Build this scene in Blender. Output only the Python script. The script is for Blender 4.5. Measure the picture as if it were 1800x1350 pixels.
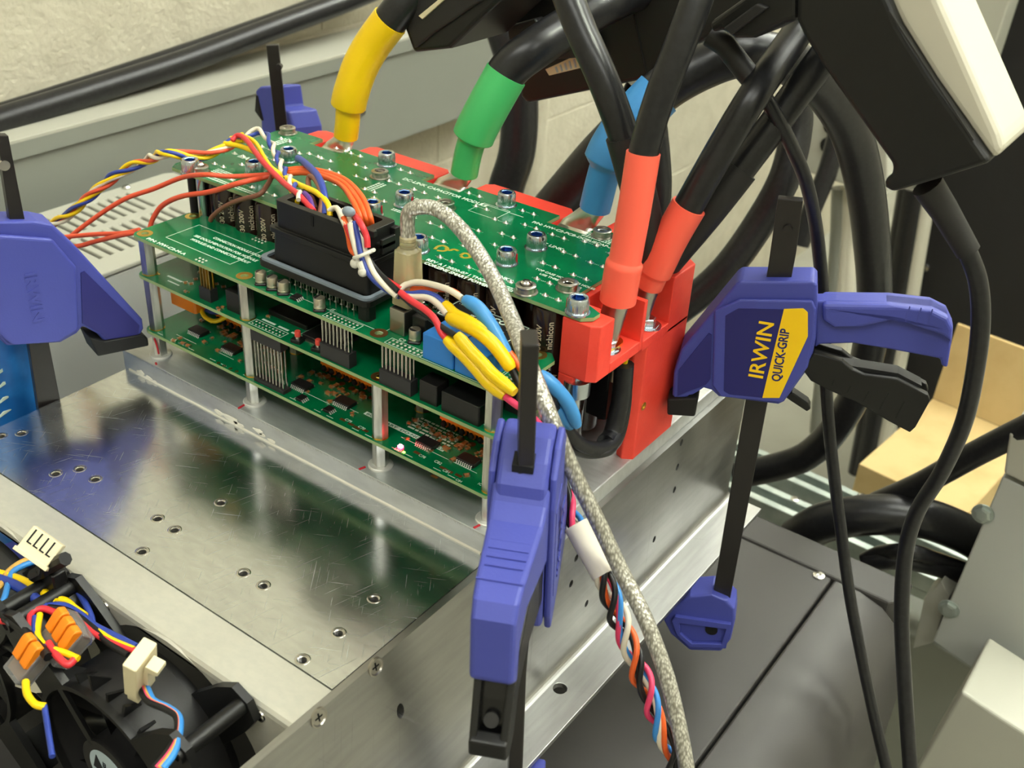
import bpy, math, random
import numpy as np
from mathutils import Vector, Matrix
from mathutils.geometry import tessellate_polygon
random.seed(7)
for o in list(bpy.data.objects): bpy.data.objects.remove(o)
SC = bpy.context.scene
COL = SC.collection
S = 0.00123            # metres per model unit (a header pitch of 2.54 mm is 2.07 units)

# ------------------------------------------------------------------ camera
CR = np.array([[0.806759, 0.588718, 0.050513], [0.341182, -0.394332, -0.853286], [-0.482426, 0.70563, -0.518991]])
CC = np.array([271.6399, -283.3203, 274.6573])
CF = 1933.667
cam_d = bpy.data.cameras.new('camera'); cam = bpy.data.objects.new('camera', cam_d); COL.objects.link(cam)
cam_d.sensor_width = 36; cam_d.lens = CF*36/1800; cam_d.clip_start = 0.01; cam_d.clip_end = 50
r_, d_, f_ = CR
cam.matrix_world = Matrix(((r_[0],-d_[0],-f_[0],CC[0]*S),(r_[1],-d_[1],-f_[1],CC[1]*S),(r_[2],-d_[2],-f_[2],CC[2]*S),(0,0,0,1)))
cam_d.dof.use_dof = True; cam_d.dof.focus_distance = 455*S; cam_d.dof.aperture_fstop = 16
SC.camera = cam
SC.view_settings.view_transform = 'Standard'; SC.view_settings.look = 'None'
SC.view_settings.gamma = 1; SC.view_settings.use_curve_mapping = False
SC.view_settings.exposure = 0.0

def ray(u, v): return CR.T @ np.array([(u-900)/CF, (v-675)/CF, 1.0])
def at(u, v, a, val):
    """the point of the place seen at a photo position on the plane x|y|z = val"""
    i = 'xyz'.index(a); r = ray(u, v); return CC + (val-CC[i])/r[i]*r
def atp(u, v, p, n):
    r = ray(u, v); p = np.array(p, float); n = np.array(n, float); return CC + ((p-CC) @ n)/(r @ n)*r

# ------------------------------------------------------------------ materials
def lin(c):
    c = c/255.0
    return c/12.92 if c <= 0.04045 else ((c+0.055)/1.055)**2.4
def rgb(t): return (lin(t[0]), lin(t[1]), lin(t[2]), 1)
MATS = {}
def mat(name, col, rough=0.5, metal=0.0, noise=None, bump=None, spec=0.5, trans=0.0, emit=None, alpha=None, coat=0.0, ior=1.45, aniso=0.0):
    """noise = (scale, second colour, low, high); bump = (scale, strength, distance)"""
    m = bpy.data.materials.new(name); m.use_nodes = True
    nt = m.node_tree; b = nt.nodes['Principled BSDF']
    b.inputs['Base Color'].default_value = rgb(col)
    b.inputs['Roughness'].default_value = rough; b.inputs['Metallic'].default_value = metal
    b.inputs['Specular IOR Level'].default_value = spec; b.inputs['IOR'].default_value = ior
    b.inputs['Transmission Weight'].default_value = trans; b.inputs['Coat Weight'].default_value = coat
    if aniso: b.inputs['Anisotropic'].default_value = aniso
    if emit:
        b.inputs['Emission Color'].default_value = rgb(emit[0]); b.inputs['Emission Strength'].default_value = emit[1]
    tc = None
    if noise or bump:
        tc = nt.nodes.new('ShaderNodeTexCoord')
    if noise:
        n = nt.nodes.new('ShaderNodeTexNoise'); n.inputs['Scale'].default_value = noise[0]; n.inputs['Detail'].default_value = 6
        cr = nt.nodes.new('ShaderNodeMapRange'); cr.inputs[1].default_value = noise[2]; cr.inputs[2].default_value = noise[3]
        mx = nt.nodes.new('ShaderNodeMix'); mx.data_type = 'RGBA'
        mx.inputs[6].default_value = rgb(col); mx.inputs[7].default_value = rgb(noise[1])
        nt.links.new(tc.outputs['Object'], n.inputs['Vector']); nt.links.new(n.outputs['Fac'], cr.inputs[0])
        nt.links.new(cr.outputs[0], mx.inputs[0]); nt.links.new(mx.outputs[2], b.inputs['Base Color'])
    if bump:
        n = nt.nodes.new('ShaderNodeTexNoise'); n.inputs['Scale'].default_value = bump[0]; n.inputs['Detail'].default_value = 5
        bp = nt.nodes.new('ShaderNodeBump'); bp.inputs['Strength'].default_value = bump[1]; bp.inputs['Distance'].default_value = bump[2]
        nt.links.new(tc.outputs['Object'], n.inputs['Vector']); nt.links.new(n.outputs['Fac'], bp.inputs['Height'])
        nt.links.new(bp.outputs['Normal'], b.inputs['Normal'])
    MATS[name] = m
    return m
def brushed(name, col, rough, scale, streak, bstr=0.15, lo=0.35, hi=0.65, c2=None, blotch=0.12):
    """aluminium with directional fine scratches: streak = stretch of the noise in x, y, z"""
    m = bpy.data.materials.new(name); m.use_nodes = True; nt = m.node_tree; b = nt.nodes['Principled BSDF']
    b.inputs['Metallic'].default_value = 1.0
    tc = nt.nodes.new('ShaderNodeTexCoord'); mp = nt.nodes.new('ShaderNodeMapping'); mp.inputs['Scale'].default_value = streak
    n = nt.nodes.new('ShaderNodeTexNoise'); n.inputs['Scale'].default_value = scale; n.inputs['Detail'].default_value = 8
    n2 = nt.nodes.new('ShaderNodeTexNoise'); n2.inputs['Scale'].default_value = 22; n2.inputs['Detail'].default_value = 5
    nt.links.new(tc.outputs['Object'], mp.inputs['Vector']); nt.links.new(mp.outputs[0], n.inputs['Vector'])
    nt.links.new(tc.outputs['Object'], n2.inputs['Vector'])
    mr = nt.nodes.new('ShaderNodeMapRange'); mr.inputs[1].default_value = 0.3; mr.inputs[2].default_value = 0.7
    mr.inputs[3].default_value = rough*0.75; mr.inputs[4].default_value = rough*1.3
    nt.links.new(n2.outputs['Fac'], mr.inputs[0]); nt.links.new(mr.outputs[0], b.inputs['Roughness'])
    mx = nt.nodes.new('ShaderNodeMix'); mx.data_type = 'RGBA'
    mx.inputs[6].default_value = rgb(col); mx.inputs[7].default_value = rgb(c2 or tuple(int(k*0.86) for k in col))
    ad = nt.nodes.new('ShaderNodeMapRange'); ad.inputs[1].default_value = lo; ad.inputs[2].default_value = hi
    nt.links.new(n.outputs['Fac'], ad.inputs[0]); nt.links.new(ad.outputs[0], mx.inputs[0]); nt.links.new(mx.outputs[2], b.inputs['Base Color'])
    bp = nt.nodes.new('ShaderNodeBump'); bp.inputs['Strength'].default_value = bstr; bp.inputs['Distance'].default_value = 0.0004
    nt.links.new(n.outputs['Fac'], bp.inputs['Height']); nt.links.new(bp.outputs['Normal'], b.inputs['Normal'])
    MATS[name] = m
    return m

# ------------------------------------------------------------------ mesh building (model units)
ORG = {}
class MB:
    def __init__(s): s.v = []; s.f = []
    def add(s, vs, fs):
        k = len(s.v); s.v += [tuple(map(float, p)) for p in vs]; s.f += [tuple(i+k for i in q) for q in fs]; return s
    def box(s, x0, y0, z0, x1, y1, z1):
        return s.add([(x0,y0,z0),(x1,y0,z0),(x1,y1,z0),(x0,y1,z0),(x0,y0,z1),(x1,y0,z1),(x1,y1,z1),(x0,y1,z1)],
                     [(3,2,1,0),(4,5,6,7),(0,1,5,4),(1,2,6,5),(2,3,7,6),(3,0,4,7)])
    def cbox(s, x0, y0, z0, x1, y1, z1, c=0.5):
        """box with chamfered vertical edges and top rim"""
        o = [(x0+c,y0),(x1-c,y0),(x1,y0+c),(x1,y1-c),(x1-c,y1),(x0+c,y1),(x0,y1-c),(x0,y0+c)]
        cx, cy = (x0+x1)/2, (y0+y1)/2
        k = c*0.6
        i = [(x+(k if x < cx else -k), y+(k if y < cy else -k)) for x, y in o]
        vs = [(x,y,z0) for x, y in o]+[(x,y,z1-k) for x, y in o]+[(x,y,z1) for x, y in i]
        fs = [tuple(range(7,-1,-1)), tuple(range(16,24))]
        for a in range(8):
            b = (a+1) % 8; fs += [(a,b,8+b,8+a),(8+a,8+b,16+b,16+a)]
        return s.add(vs, fs)
    def cyl(s, p0, p1, r0, r1=None, n=16, cap=True, ph=0.0):
        r1 = r0 if r1 is None else r1
        p0 = Vector(p0); p1 = Vector(p1); d = (p1-p0).normalized()
        a = d.orthogonal().normalized()
        if abs(d.z) > 0.99: a = Vector((1,0,0))
        b = d.cross(a)
        vs = []
        for p, r in ((p0, r0), (p1, r1)):
            for i in range(n):
                t = ph+2*math.pi*i/n; vs.append(p+a*(r*math.cos(t))+b*(r*math.sin(t)))
        fs = [(i,(i+1) % n,n+(i+1) % n,n+i) for i in range(n)]
        if cap: fs += [tuple(range(n-1,-1,-1)), tuple(range(n,2*n))]
        return s.add(vs, fs)
    def lathe(s, o, prof, n=24, ax=(0,0,1), cap=True):
        """profile (radius, height) turned about an axis through o"""
        o = Vector(o); d = Vector(ax).normalized(); a = Vector((1,0,0)) if abs(d.z) > 0.99 else d.orthogonal().normalized(); b = d.cross(a)
        k = len(s.v); vs = []; fs = []
        for r, h in prof:
            for i in range(n):
                t = 2*math.pi*i/n; vs.append(o+d*h+a*(r*math.cos(t))+b*(r*math.sin(t)))
        for j in range(len(prof)-1):
            for i in range(n):
                i2 = (i+1) % n; fs.append((j*n+i,j*n+i2,(j+1)*n+i2,(j+1)*n+i))
        if cap and prof[0][0] > 1e-6: fs.append(tuple(range(n-1,-1,-1)))
        if cap and prof[-1][0] > 1e-6:
            m = (len(prof)-1)*n; fs.append(tuple(range(m,m+n)))
        return s.add(vs, fs)
    def tube(s, pts, r, n=10, cap=True, rads=None):
        P = [Vector(p) for p in pts]; m = len(P)
        T = [(P[min(i+1,m-1)]-P[max(i-1,0)]).normalized() for i in range(m)]
        a = T[0].orthogonal().normalized(); vs = []; fs = []
        for i in range(m):
            a = (a-T[i]*a.dot(T[i])).normalized(); b = T[i].cross(a); rr = rads[i] if rads else r
            for k in range(n):
                t = 2*math.pi*k/n; vs.append(P[i]+a*(rr*math.cos(t))+b*(rr*math.sin(t)))
        for i in range(m-1):
            for k in range(n):
                k2 = (k+1) % n; fs.append((i*n+k,i*n+k2,(i+1)*n+k2,(i+1)*n+k))
        if cap: fs += [tuple(range(n-1,-1,-1)), tuple(range((m-1)*n,m*n))]
        return s.add(vs, fs)
    def prism(s, poly, fn, h0, h1, holes=()):
        """2-D polygon (with holes) extruded: fn(a, b, h) -> xyz"""
        loops = [list(poly)]+[list(h) for h in holes]
        tri = tessellate_polygon([[Vector((p[0],p[1],0)) for p in L] for L in loops])
        flat = [p for L in loops for p in L]; n = len(flat)
        def area(t): a, b, c = (flat[i] for i in t); return (b[0]-a[0])*(c[1]-a[1])-(c[0]-a[0])*(b[1]-a[1])
        vs = [fn(p[0],p[1],h0) for p in flat]+[fn(p[0],p[1],h1) for p in flat]; fs = []
        for t in tri:
            if area(t) < 0: t = (t[0],t[2],t[1])
            fs += [(t[2],t[1],t[0]), (t[0]+n,t[1]+n,t[2]+n)]
        k = 0
        for L in loops:
            m = len(L)
            for i in range(m):
                i2 = (i+1) % m; fs.append((k+i,k+i2,k+n+i2,k+n+i))
            k += m
        return s.add(vs, fs)
    def plate(s, poly, z0, z1, holes=()): return s.prism(poly, lambda a, b, h: (a,b,h), z0, z1, holes)
    def sphere(s, c, r, n=12, sq=(1,1,1)):
        prof = [(max(1e-7,r*math.sin(math.pi*i/8)), -r*math.cos(math.pi*i/8)) for i in range(9)]
        k = len(s.v); s.lathe((0,0,0), prof, n)
        s.v[k:] = [(c[0]+x*sq[0],c[1]+y*sq[1],c[2]+z*sq[2]) for x, y, z in s.v[k:]]
        return s
    def build(s, name, m, parent=None, smooth=35, bevel=0.0, loc=None, seg=2):
        me = bpy.data.meshes.new(name)
        o0 = ORG.get(parent.name, (0,0,0)) if parent else (loc or (0,0,0))
        me.from_pydata([((x-o0[0])*S,(y-o0[1])*S,(z-o0[2])*S) for x, y, z in s.v], [], s.f)
        import bmesh as _b
        bm = _b.new(); bm.from_mesh(me); _b.ops.recalc_face_normals(bm, faces=bm.faces); bm.to_mesh(me); bm.free()
        me.update()
        if smooth:
            me.polygons.foreach_set('use_smooth', [True]*len(me.polygons)); me.set_sharp_from_angle(angle=math.radians(smooth))
        me.materials.append(MATS[m] if isinstance(m, str) else m)
        o = bpy.data.objects.new(name, me); COL.objects.link(o)
        if parent: o.parent = parent; ORG[o.name] = o0
        else:
            o.location = [k*S for k in o0]; ORG[o.name] = o0
        if bevel:
            bv = o.modifiers.new('bevel','BEVEL'); bv.width = bevel*S; bv.segments = seg; bv.limit_method = 'ANGLE'; bv.angle_limit = math.radians(40)
            bv.harden_normals = False
        return o
def put(src, name, loc, parent=None, rz=0.0, off=True):
    """another object sharing the mesh of src (built about its own origin)"""
    o = bpy.data.objects.new(name, src.data); COL.objects.link(o)
    o0 = ORG.get(parent.name, (0,0,0)) if parent else (0,0,0)
    o.location = [(loc[i]-o0[i])*S for i in range(3)]; o.rotation_euler = (0,0,rz)
    if parent: o.parent = parent
    ORG[o.name] = tuple(loc)
    for md in src.modifiers:
        if md.type == 'BEVEL':
            bv = o.modifiers.new('bevel','BEVEL'); bv.width = md.width; bv.segments = md.segments; bv.limit_method = 'ANGLE'; bv.angle_limit = md.angle_limit
    return o
class Proto:
    """mesh data to be shared by many alike pieces, built about its own origin"""
    def __init__(s, mb, m, smooth=35, bevel=0.0):
        o = mb.build('proto', m, None, smooth, bevel); s.data = o.data; s.bv = bevel; COL.objects.unlink(o); s.modifiers = list(o.modifiers); s.o = o
def thing(name, loc, label, cat, group=None, kind=None):
    o = bpy.data.objects.new(name, None); COL.objects.link(o); o.empty_display_size = 0.005
    o.location = [k*S for k in loc]; ORG[o.name] = tuple(loc)
    return tag(o, label, cat, group, kind)
def tag(o, label=None, cat=None, group=None, kind=None):
    if label: o['label'] = label
    if cat: o['category'] = cat
    if group: o['group'] = group
    if kind: o['kind'] = kind
    return o
def circ(cx, cy, r, n=20, a0=0.0, a1=None):
    a1 = a0+2*math.pi if a1 is None else a1
    return [(cx+r*math.cos(a0+(a1-a0)*i/n), cy+r*math.sin(a0+(a1-a0)*i/n)) for i in range(n)]
def rrect(x0, y0, x1, y1, r, n=4):
    P = []
    for cx, cy, a in ((x1-r,y0+r,-90),(x1-r,y1-r,0),(x0+r,y1-r,90),(x0+r,y0+r,180)):
        for i in range(n+1):
            t = math.radians(a+90*i/n); P.append((cx+r*math.cos(t), cy+r*math.sin(t)))
    return P
def spline(pts, n=8, closed=False):
    P = [Vector(p) for p in pts]; out = []
    for i in range(len(P)-1):
        a = P[max(i-1,0)]; b = P[i]; c = P[i+1]; d = P[min(i+2,len(P)-1)]
        for k in range(n):
            t = k/n; t2 = t*t; t3 = t2*t
            out.append(0.5*((2*b)+(c-a)*t+(2*a-5*b+4*c-d)*t2+(3*b-a-3*c+d)*t3))
    out.append(P[-1]); return out
def C(*pts, n=8):
    """smooth path through photo positions (u, v, axis, value)"""
    return spline([at(*p) for p in pts], n)
def resample(P, step):
    out = [P[0]]; acc = 0
    for a, b in zip(P, P[1:]):
        L = (b-a).length; d = step-acc
        while d <= L and L > 0:
            out.append(a+(b-a)*(d/L)); d += step
        acc = (acc+L) % step
    return out
def twist(path, offr, pitch, k, n, ph=0.0, step=1.0, loose=0.0):
    """wire k of n wound round a path"""
    P = resample(path, step); T = [(P[min(i+1,len(P)-1)]-P[max(i-1,0)]).normalized() for i in range(len(P))]
    a = T[0].orthogonal().normalized(); out = []; s = 0
    for i in range(len(P)):
        a = (a-T[i]*a.dot(T[i])).normalized(); b = T[i].cross(a)
        t = ph+2*math.pi*(k/n+s/pitch)+loose*math.sin(s/17+k*2.1); s += step; orr = offr*(1+loose*.7*math.sin(s/11+k*1.7))
        out.append(P[i]+a*(orr*math.cos(t))+b*(orr*math.sin(t)))
    return out
def text(name, body, size, m, parent, org, xd, yd, th=0.12, align='LEFT', width=None, bold=0.0):
    """lettering as thin raised letters lying in the plane of xd and yd"""
    cu = bpy.data.curves.new('t','FONT'); cu.body = body; cu.size = size*S; cu.align_x = align; cu.align_y = 'BOTTOM_BASELINE'
    cu.extrude = th*S*0.5; cu.resolution_u = 3; cu.offset = bold*S
    o = bpy.data.objects.new('t', cu); COL.objects.link(o)
    bpy.context.view_layer.update()
    me = bpy.data.meshes.new_from_object(o.evaluated_get(bpy.context.evaluated_depsgraph_get())); me.name = name
    bpy.data.objects.remove(o); bpy.data.curves.remove(cu)
    if width and len(me.vertices):
        xs = [v.co.x for v in me.vertices]; w = max(xs)-min(xs); k = width*S/w
        for v in me.vertices: v.co.x *= k
    X = Vector(xd).normalized(); Y = Vector(yd); Y = (Y-X*Y.dot(X)).normalized(); Z = X.cross(Y)
    o0 = ORG.get(parent.name, (0,0,0)) if parent else (0,0,0)
    O = (Vector(org)-Vector(o0))*S
    me.transform(Matrix(((X.x,Y.x,Z.x,O.x),(X.y,Y.y,Z.y,O.y),(X.z,Y.z,Z.z,O.z),(0,0,0,1))))
    me.materials.clear(); me.materials.append(MATS[m])
    t = bpy.data.objects.new(name, me); COL.objects.link(t); t.parent = parent; ORG[t.name] = o0
    return t
# ------------------------------------------------------------------ world and ceiling lamps
W = bpy.data.worlds.new('world'); SC.world = W; W.use_nodes = True
W.node_tree.nodes['Background'].inputs[0].default_value = (0.95,0.97,1,1); W.node_tree.nodes['Background'].inputs[1].default_value = 0.25
LAMP = 8.8
XW, XR, YB, YF, ZC, ZF = -430, 1750, 2500, -1700, 1450, -640
mat('lamp_glow', (250,252,245), 0.5, emit=((250,252,245), LAMP))
mat('wall_paint', (194,188,168), 0.75, noise=(30,(184,178,158),0.4,0.7), bump=(190,0.8,0.002))
mat('ceiling_paint', (232,231,224), 0.8)
mat('plain_paint', (190,186,170), 0.8)
mat('floor_concrete', (158,156,143), 0.6, noise=(4,(136,134,122),0.35,0.7))
mat('grey_enamel', (130,132,124), 0.42, bump=(900,0.12,0.0003))
mat('pale_enamel', (172,171,158), 0.45, bump=(900,0.12,0.0003))
mat('light_grey_enamel', (178,180,174), 0.4, bump=(700,0.1,0.0003))
mat('white_plastic', (198,193,176), 0.35)
mat('ivory_plastic', (226,214,178), 0.45)
mat('black_plastic', (16,16,16), 0.42, bump=(1400,0.12,0.0002))
mat('black_gloss', (14,14,15), 0.25)
mat('black_soft', (33,32,32), 0.5, bump=(1800,0.2,0.0002))
mat('black_cable', (25,25,27), 0.3, noise=(300,(34,34,36),0.4,0.7))
mat('black_rubber', (20,20,20), 0.6)
mat('dark_hole', (9,9,9), 0.7)
mat('black_steel', (30,27,26), 0.32, spec=0.6, bump=(1500,0.1,0.0002))
mat('charcoal_case', (62,60,58), 0.5, bump=(1600,0.15,0.0002))
mat('cardboard', (200,174,122), 0.8, noise=(25,(188,160,108),0.4,0.7))
mat('galvanised', (176,184,178), 0.4, metal=0.7, noise=(40,(150,160,154),0.4,0.65))
mat('zinc', (196,204,212), 0.24, metal=1.0)
mat('blue_zinc', (120,160,215), 0.22, metal=1.0)
mat('steel', (205,203,198), 0.2, metal=1.0)
mat('nickel', (176,172,164), 0.3, metal=1.0)
mat('gold', (222,186,92), 0.28, metal=1.0)
mat('copper_brown', (150,104,56), 0.35, metal=0.8)
mat('solder', (226,224,216), 0.28, metal=1.0)
mat('pcb_green', (2,112,66), 0.18, spec=0.5, noise=(60,(1,100,58),0.35,0.65))
mat('pcb_edge', (142,164,112), 0.6)
mat('silkscreen', (212,232,216), 0.6); mat('silkscreen_faint', (150,196,168), 0.6)
mat('chip_black', (26,24,24), 0.38)
mat('black_header', (42,41,42), 0.5)
mat('cap_sleeve', (30,19,15), 0.16, spec=0.6, noise=(40,(42,27,19),0.4,0.7))
mat('cap_print', (198,184,160), 0.5)
mat('can_silver', (206,198,178), 0.3, metal=0.9)
mat('ceramic_brown', (164,112,66), 0.45)
mat('orange_plastic', (238,132,22), 0.42)
mat('red_button', (214,72,58), 0.45)
mat('red_print', (246,76,60), 0.42, noise=(50,(238,68,52),0.4,0.6), bump=(700,0.25,0.0004))
mat('relay_blue', (46,124,206), 0.32)
mat('clamp_blue', (66,73,156), 0.46, bump=(900,0.18,0.0003))
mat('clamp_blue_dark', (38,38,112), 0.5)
mat('label_navy', (34,34,104), 0.4)
mat('label_yellow', (250,205,14), 0.4)
mat('shrink_yellow', (240,200,6), 0.35, bump=(160,0.15,0.0008))
mat('shrink_green', (72,184,106), 0.35, bump=(160,0.15,0.0008))
mat('shrink_blue', (66,142,206), 0.38, bump=(160,0.15,0.0008))
mat('shrink_red', (252,102,80), 0.38, bump=(160,0.15,0.0008))
mat('shrink_white', (222,214,198), 0.5)
mat('wire_red', (216,52,60), 0.38); mat('wire_black', (22,22,24), 0.38); mat('wire_white', (222,213,192), 0.4)
mat('wire_blue', (46,66,152), 0.38); mat('wire_orange', (228,96,38), 0.38); mat('wire_yellow', (242,202,10), 0.36)
mat('wire_brown', (124,78,60), 0.4); mat('wire_pink', (226,62,104), 0.38); mat('wire_sky', (58,136,210), 0.38); mat('wire_tan', (206,158,72), 0.4)
mat('wire_vermilion', (222,84,54), 0.4); mat('wire_purple', (84,44,132), 0.4)
mat('nylon', (226,222,208), 0.4, trans=0.15)
mat('gasket_grey', (128,140,150), 0.5)
mat('clear_amber', (242,230,184), 0.12, trans=0.68, ior=1.4, bump=(500,0.2,0.0004))
mat('clear_plastic', (222,222,222), 0.1, trans=0.8, ior=1.45)
mat('label_grey', (176,192,200), 0.5)
mat('ink_dark', (24,28,34), 0.6)
mat('marker_red', (178,26,40), 0.5)
mat('marker_ochre', (150,130,20), 0.5)
mat('paste_white', (232,228,214), 0.6, bump=(900,0.5,0.0006))
mat('blue_can', (24,96,170), 0.35, noise=(30,(40,120,196),0.45,0.6))
mat('led_red', (255,70,90), 0.4, emit=((255,20,50), 160)); mat('lead_tin', (214,213,206), 0.35, metal=0.3); mat('led_core', (255,235,235), 0.4, emit=((255,150,160), 60))
mat('led_green', (190,255,120), 0.4, emit=((170,255,90), 5))
brushed('alu_polished', (224,227,230), 0.19, 220, (0.5,1.4,1), 0.04, 0.3, 0.75, (206,209,212))
brushed('alu_mill', (202,204,204), 0.5, 160, (0.4,2,1), 0.06, c2=(192,194,194))
MATS['alu_mill'].node_tree.nodes['Principled BSDF'].inputs['Metallic'].default_value = 0.75
brushed('alu_strip', (198,195,182), 0.5, 260, (0.8,1.3,1.3), 0.015, c2=(192,190,178))
MATS['alu_strip'].node_tree.nodes['Principled BSDF'].inputs['Metallic'].default_value = 0.45
brushed('alu_panel', (170,170,168), 0.36, 120, (3,0.25,2), 0.05, 0.3, 0.7, (158,158,156))
brushed('alu_standoff', (222,222,216), 0.36, 200, (3,3,0.3), 0.05)

def scratched(m, amount=0.55):
    nt = m.node_tree; b = nt.nodes['Principled BSDF']; tc = nt.nodes.new('ShaderNodeTexCoord'); last = None
    for rot,sc in ((0.5,(6,260,1)),(2.2,(9,330,1)),(1.3,(5,300,1))):
        mp = nt.nodes.new('ShaderNodeMapping'); mp.vector_type = 'TEXTURE'; mp.inputs['Rotation'].default_value = (0,0,rot); mp.inputs['Scale'].default_value = tuple(1/q for q in sc)
        n = nt.nodes.new('ShaderNodeTexNoise'); n.inputs['Scale'].default_value = 5; n.inputs['Detail'].default_value = 3; n.inputs['Distortion'].default_value = .25
        r = nt.nodes.new('ShaderNodeMapRange'); r.inputs[1].default_value = .67; r.inputs[2].default_value = .74
        nt.links.new(tc.outputs['Object'],mp.inputs[0]); nt.links.new(mp.outputs[0],n.inputs['Vector']); nt.links.new(n.outputs['Fac'],r.inputs[0])
        if last is None: last = r.outputs[0]
        else:
            a = nt.nodes.new('ShaderNodeMath'); a.operation = 'MAXIMUM'; nt.links.new(last,a.inputs[0]); nt.links.new(r.outputs[0],a.inputs[1]); last = a.outputs[0]
    old = b.inputs['Roughness'].links[0].from_socket
    ml = nt.nodes.new('ShaderNodeMath'); ml.operation = 'MULTIPLY_ADD'; ml.inputs[1].default_value = amount
    nt.links.new(last,ml.inputs[0]); nt.links.new(old,ml.inputs[2]); nt.links.new(ml.outputs[0],b.inputs['Roughness'])
scratched(MATS['alu_polished'],.3); scratched(MATS['alu_panel'],.25)
def lamp(i, x, y, lab):
    t = thing('ceiling_light', (x,y,ZC-2), lab, 'ceiling light', 'fluorescent ceiling panels')
    m = MB(); m.prism([(x-500,y-250),(x+500,y-250),(x+500,y+250),(x-500,y+250)], lambda a,b,h:(a,b,h), ZC-30, ZC-1, [[(x-470,y-220),(x+470,y-220),(x+470,y+220),(x-470,y+220)]]); m.build('frame','pale_enamel',t)
    MB().box(x-469,y-219,ZC-22,x+469,y+219,ZC-12).build('diffuser','lamp_glow',t)
lamp(0, 620, 200, 'fluorescent ceiling panel right above the circuit boards')
lamp(1, 80, 1500, 'fluorescent ceiling panel far behind the circuit boards')
lamp(2, 150, -950, 'fluorescent ceiling panel behind the photographer')
lamp(5, 1250, 1350, 'fluorescent ceiling panel above the black rack')
lamp(6, 80, 2150, 'added ceiling panel at the far end of the room, brightening the wall')  # extra panel, put in to lighten the wall at the back
lamp(7, 480, 1050, 'added ceiling panel above the cardboard box, brightening the wall behind the cables')  # added unseen lamp that brightens the low wall behind the cables
lamp(8, 480, 1800, 'added ceiling panel brightening the far end of the wall')  # second added lamp of the pair, lifts the far stretch of wall
lamp(3, 1250, 250, 'fluorescent ceiling panel to the right of the boards')
lamp(4, 1250, -950, 'fluorescent ceiling panel behind the photographer on the right')

# ------------------------------------------------------------------ room shell
def struct(o): return tag(o, kind='structure')
wl = struct(MB().box(XW-40,YF,ZF,XW-1.2,YB,ZC).build('wall_left','wall_paint',None,0))
# painted concrete blocks of the wall, joints slightly sunk
bw0, bh0, jo = 325, 163, 1.6
blk = Proto(MB().box(-1.4,-bw0/2+jo/2,-bh0/2+jo/2,1.2,bw0/2-jo/2,bh0/2-jo/2),'wall_paint',0,1.1)
for r in range(12):
    for k in range(13):
        yb_ = -1370+k*bw0+(r % 2)*bw0/2; zb_ = 112+(r-4)*bh0
        if zb_-bh0/2 < ZF or zb_+bh0/2 > ZC or yb_+bw0/2 > YB: continue
        put(blk,'block',(XW-1.2,yb_,zb_),wl)
struct(MB().box(XW,YB,ZF,XR,YB+40,ZC).build('wall_back','plain_paint',None,0))
struct(MB().box(XR,YF,ZF,XR+40,YB,ZC).build('wall_right','plain_paint',None,0))
struct(MB().box(XW-40,YF-40,ZF,XR,YF,ZC).build('wall_front','plain_paint',None,0))
struct(MB().box(XW-40,YF-40,ZF-40,XR+40,YB+40,ZF).build('floor','floor_concrete',None,0))
struct(MB().box(XW-40,YF-40,ZC,XR+40,YB+40,ZC+40).build('ceiling','ceiling_paint',None,0))
# ------------------------------------------------------------------ heatsink
XL, XH, XP = -148, 96, 79.5
t = thing('heatsink', (-26,90,-30), 'milled aluminium heatsink block carrying the stacked circuit boards', 'heatsink')
MB().box(XL,-9,-30,XH-2.6,188,0).build('base_block','alu_mill',t,0,0.5)
for i in range(30):
    x = XL+6+i*8; pass
fin = Proto(MB().box(-1,-90,-75,1,90,-30),'alu_mill')
for i in range(26): put(fin,'fin',(XL+10+i*9,90,0),t)
# milling burrs along the front edge, and the thermal paste squeezed out of the seam
m = MB(); random.seed(3)
for i in range(430):
    x = XL+3+i*0.56; L = random.uniform(0.2,1.7); m.add([(x-.1,-9.06,-.05),(x+.12,-9.06,-.05),(x+.3+L*.2,-9.06,-L)],[(0,1,2)])
m.build('edge_burrs','steel',t,0)
m = MB()
def blob(u,v,w,h):
    p = at(u,v,'y',-9.2); n = 9
    pts = [(p[0]+w*math.cos(2*math.pi*i/n)*random.uniform(.6,1.1), p[2]+h*math.sin(2*math.pi*i/n)*random.uniform(.5,1.1)) for i in range(n)]
    m.prism(pts, lambda a,b,hh:(a,-9.2-hh,max(b,-9.9)), 0, 0.35)
for u,v,w,h in ((248,655,3,1.6),(262,664,2.6,1.3),(272,672,2.2,1.6),(385,725,4,1.6),(405,735,6,2.2),(420,746,4,1.4),(455,758,4,1.3),(462,765,2,1.2),(478,775,3,1.0)): blob(u,v,w,h)
m.build('thermal_paste','paste_white',t,0)
m = MB(); m.box(XL+4,-9.6,-9.98,74,-9,-9.3); m.build('paste_seam','paste_white',t,0)

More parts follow.
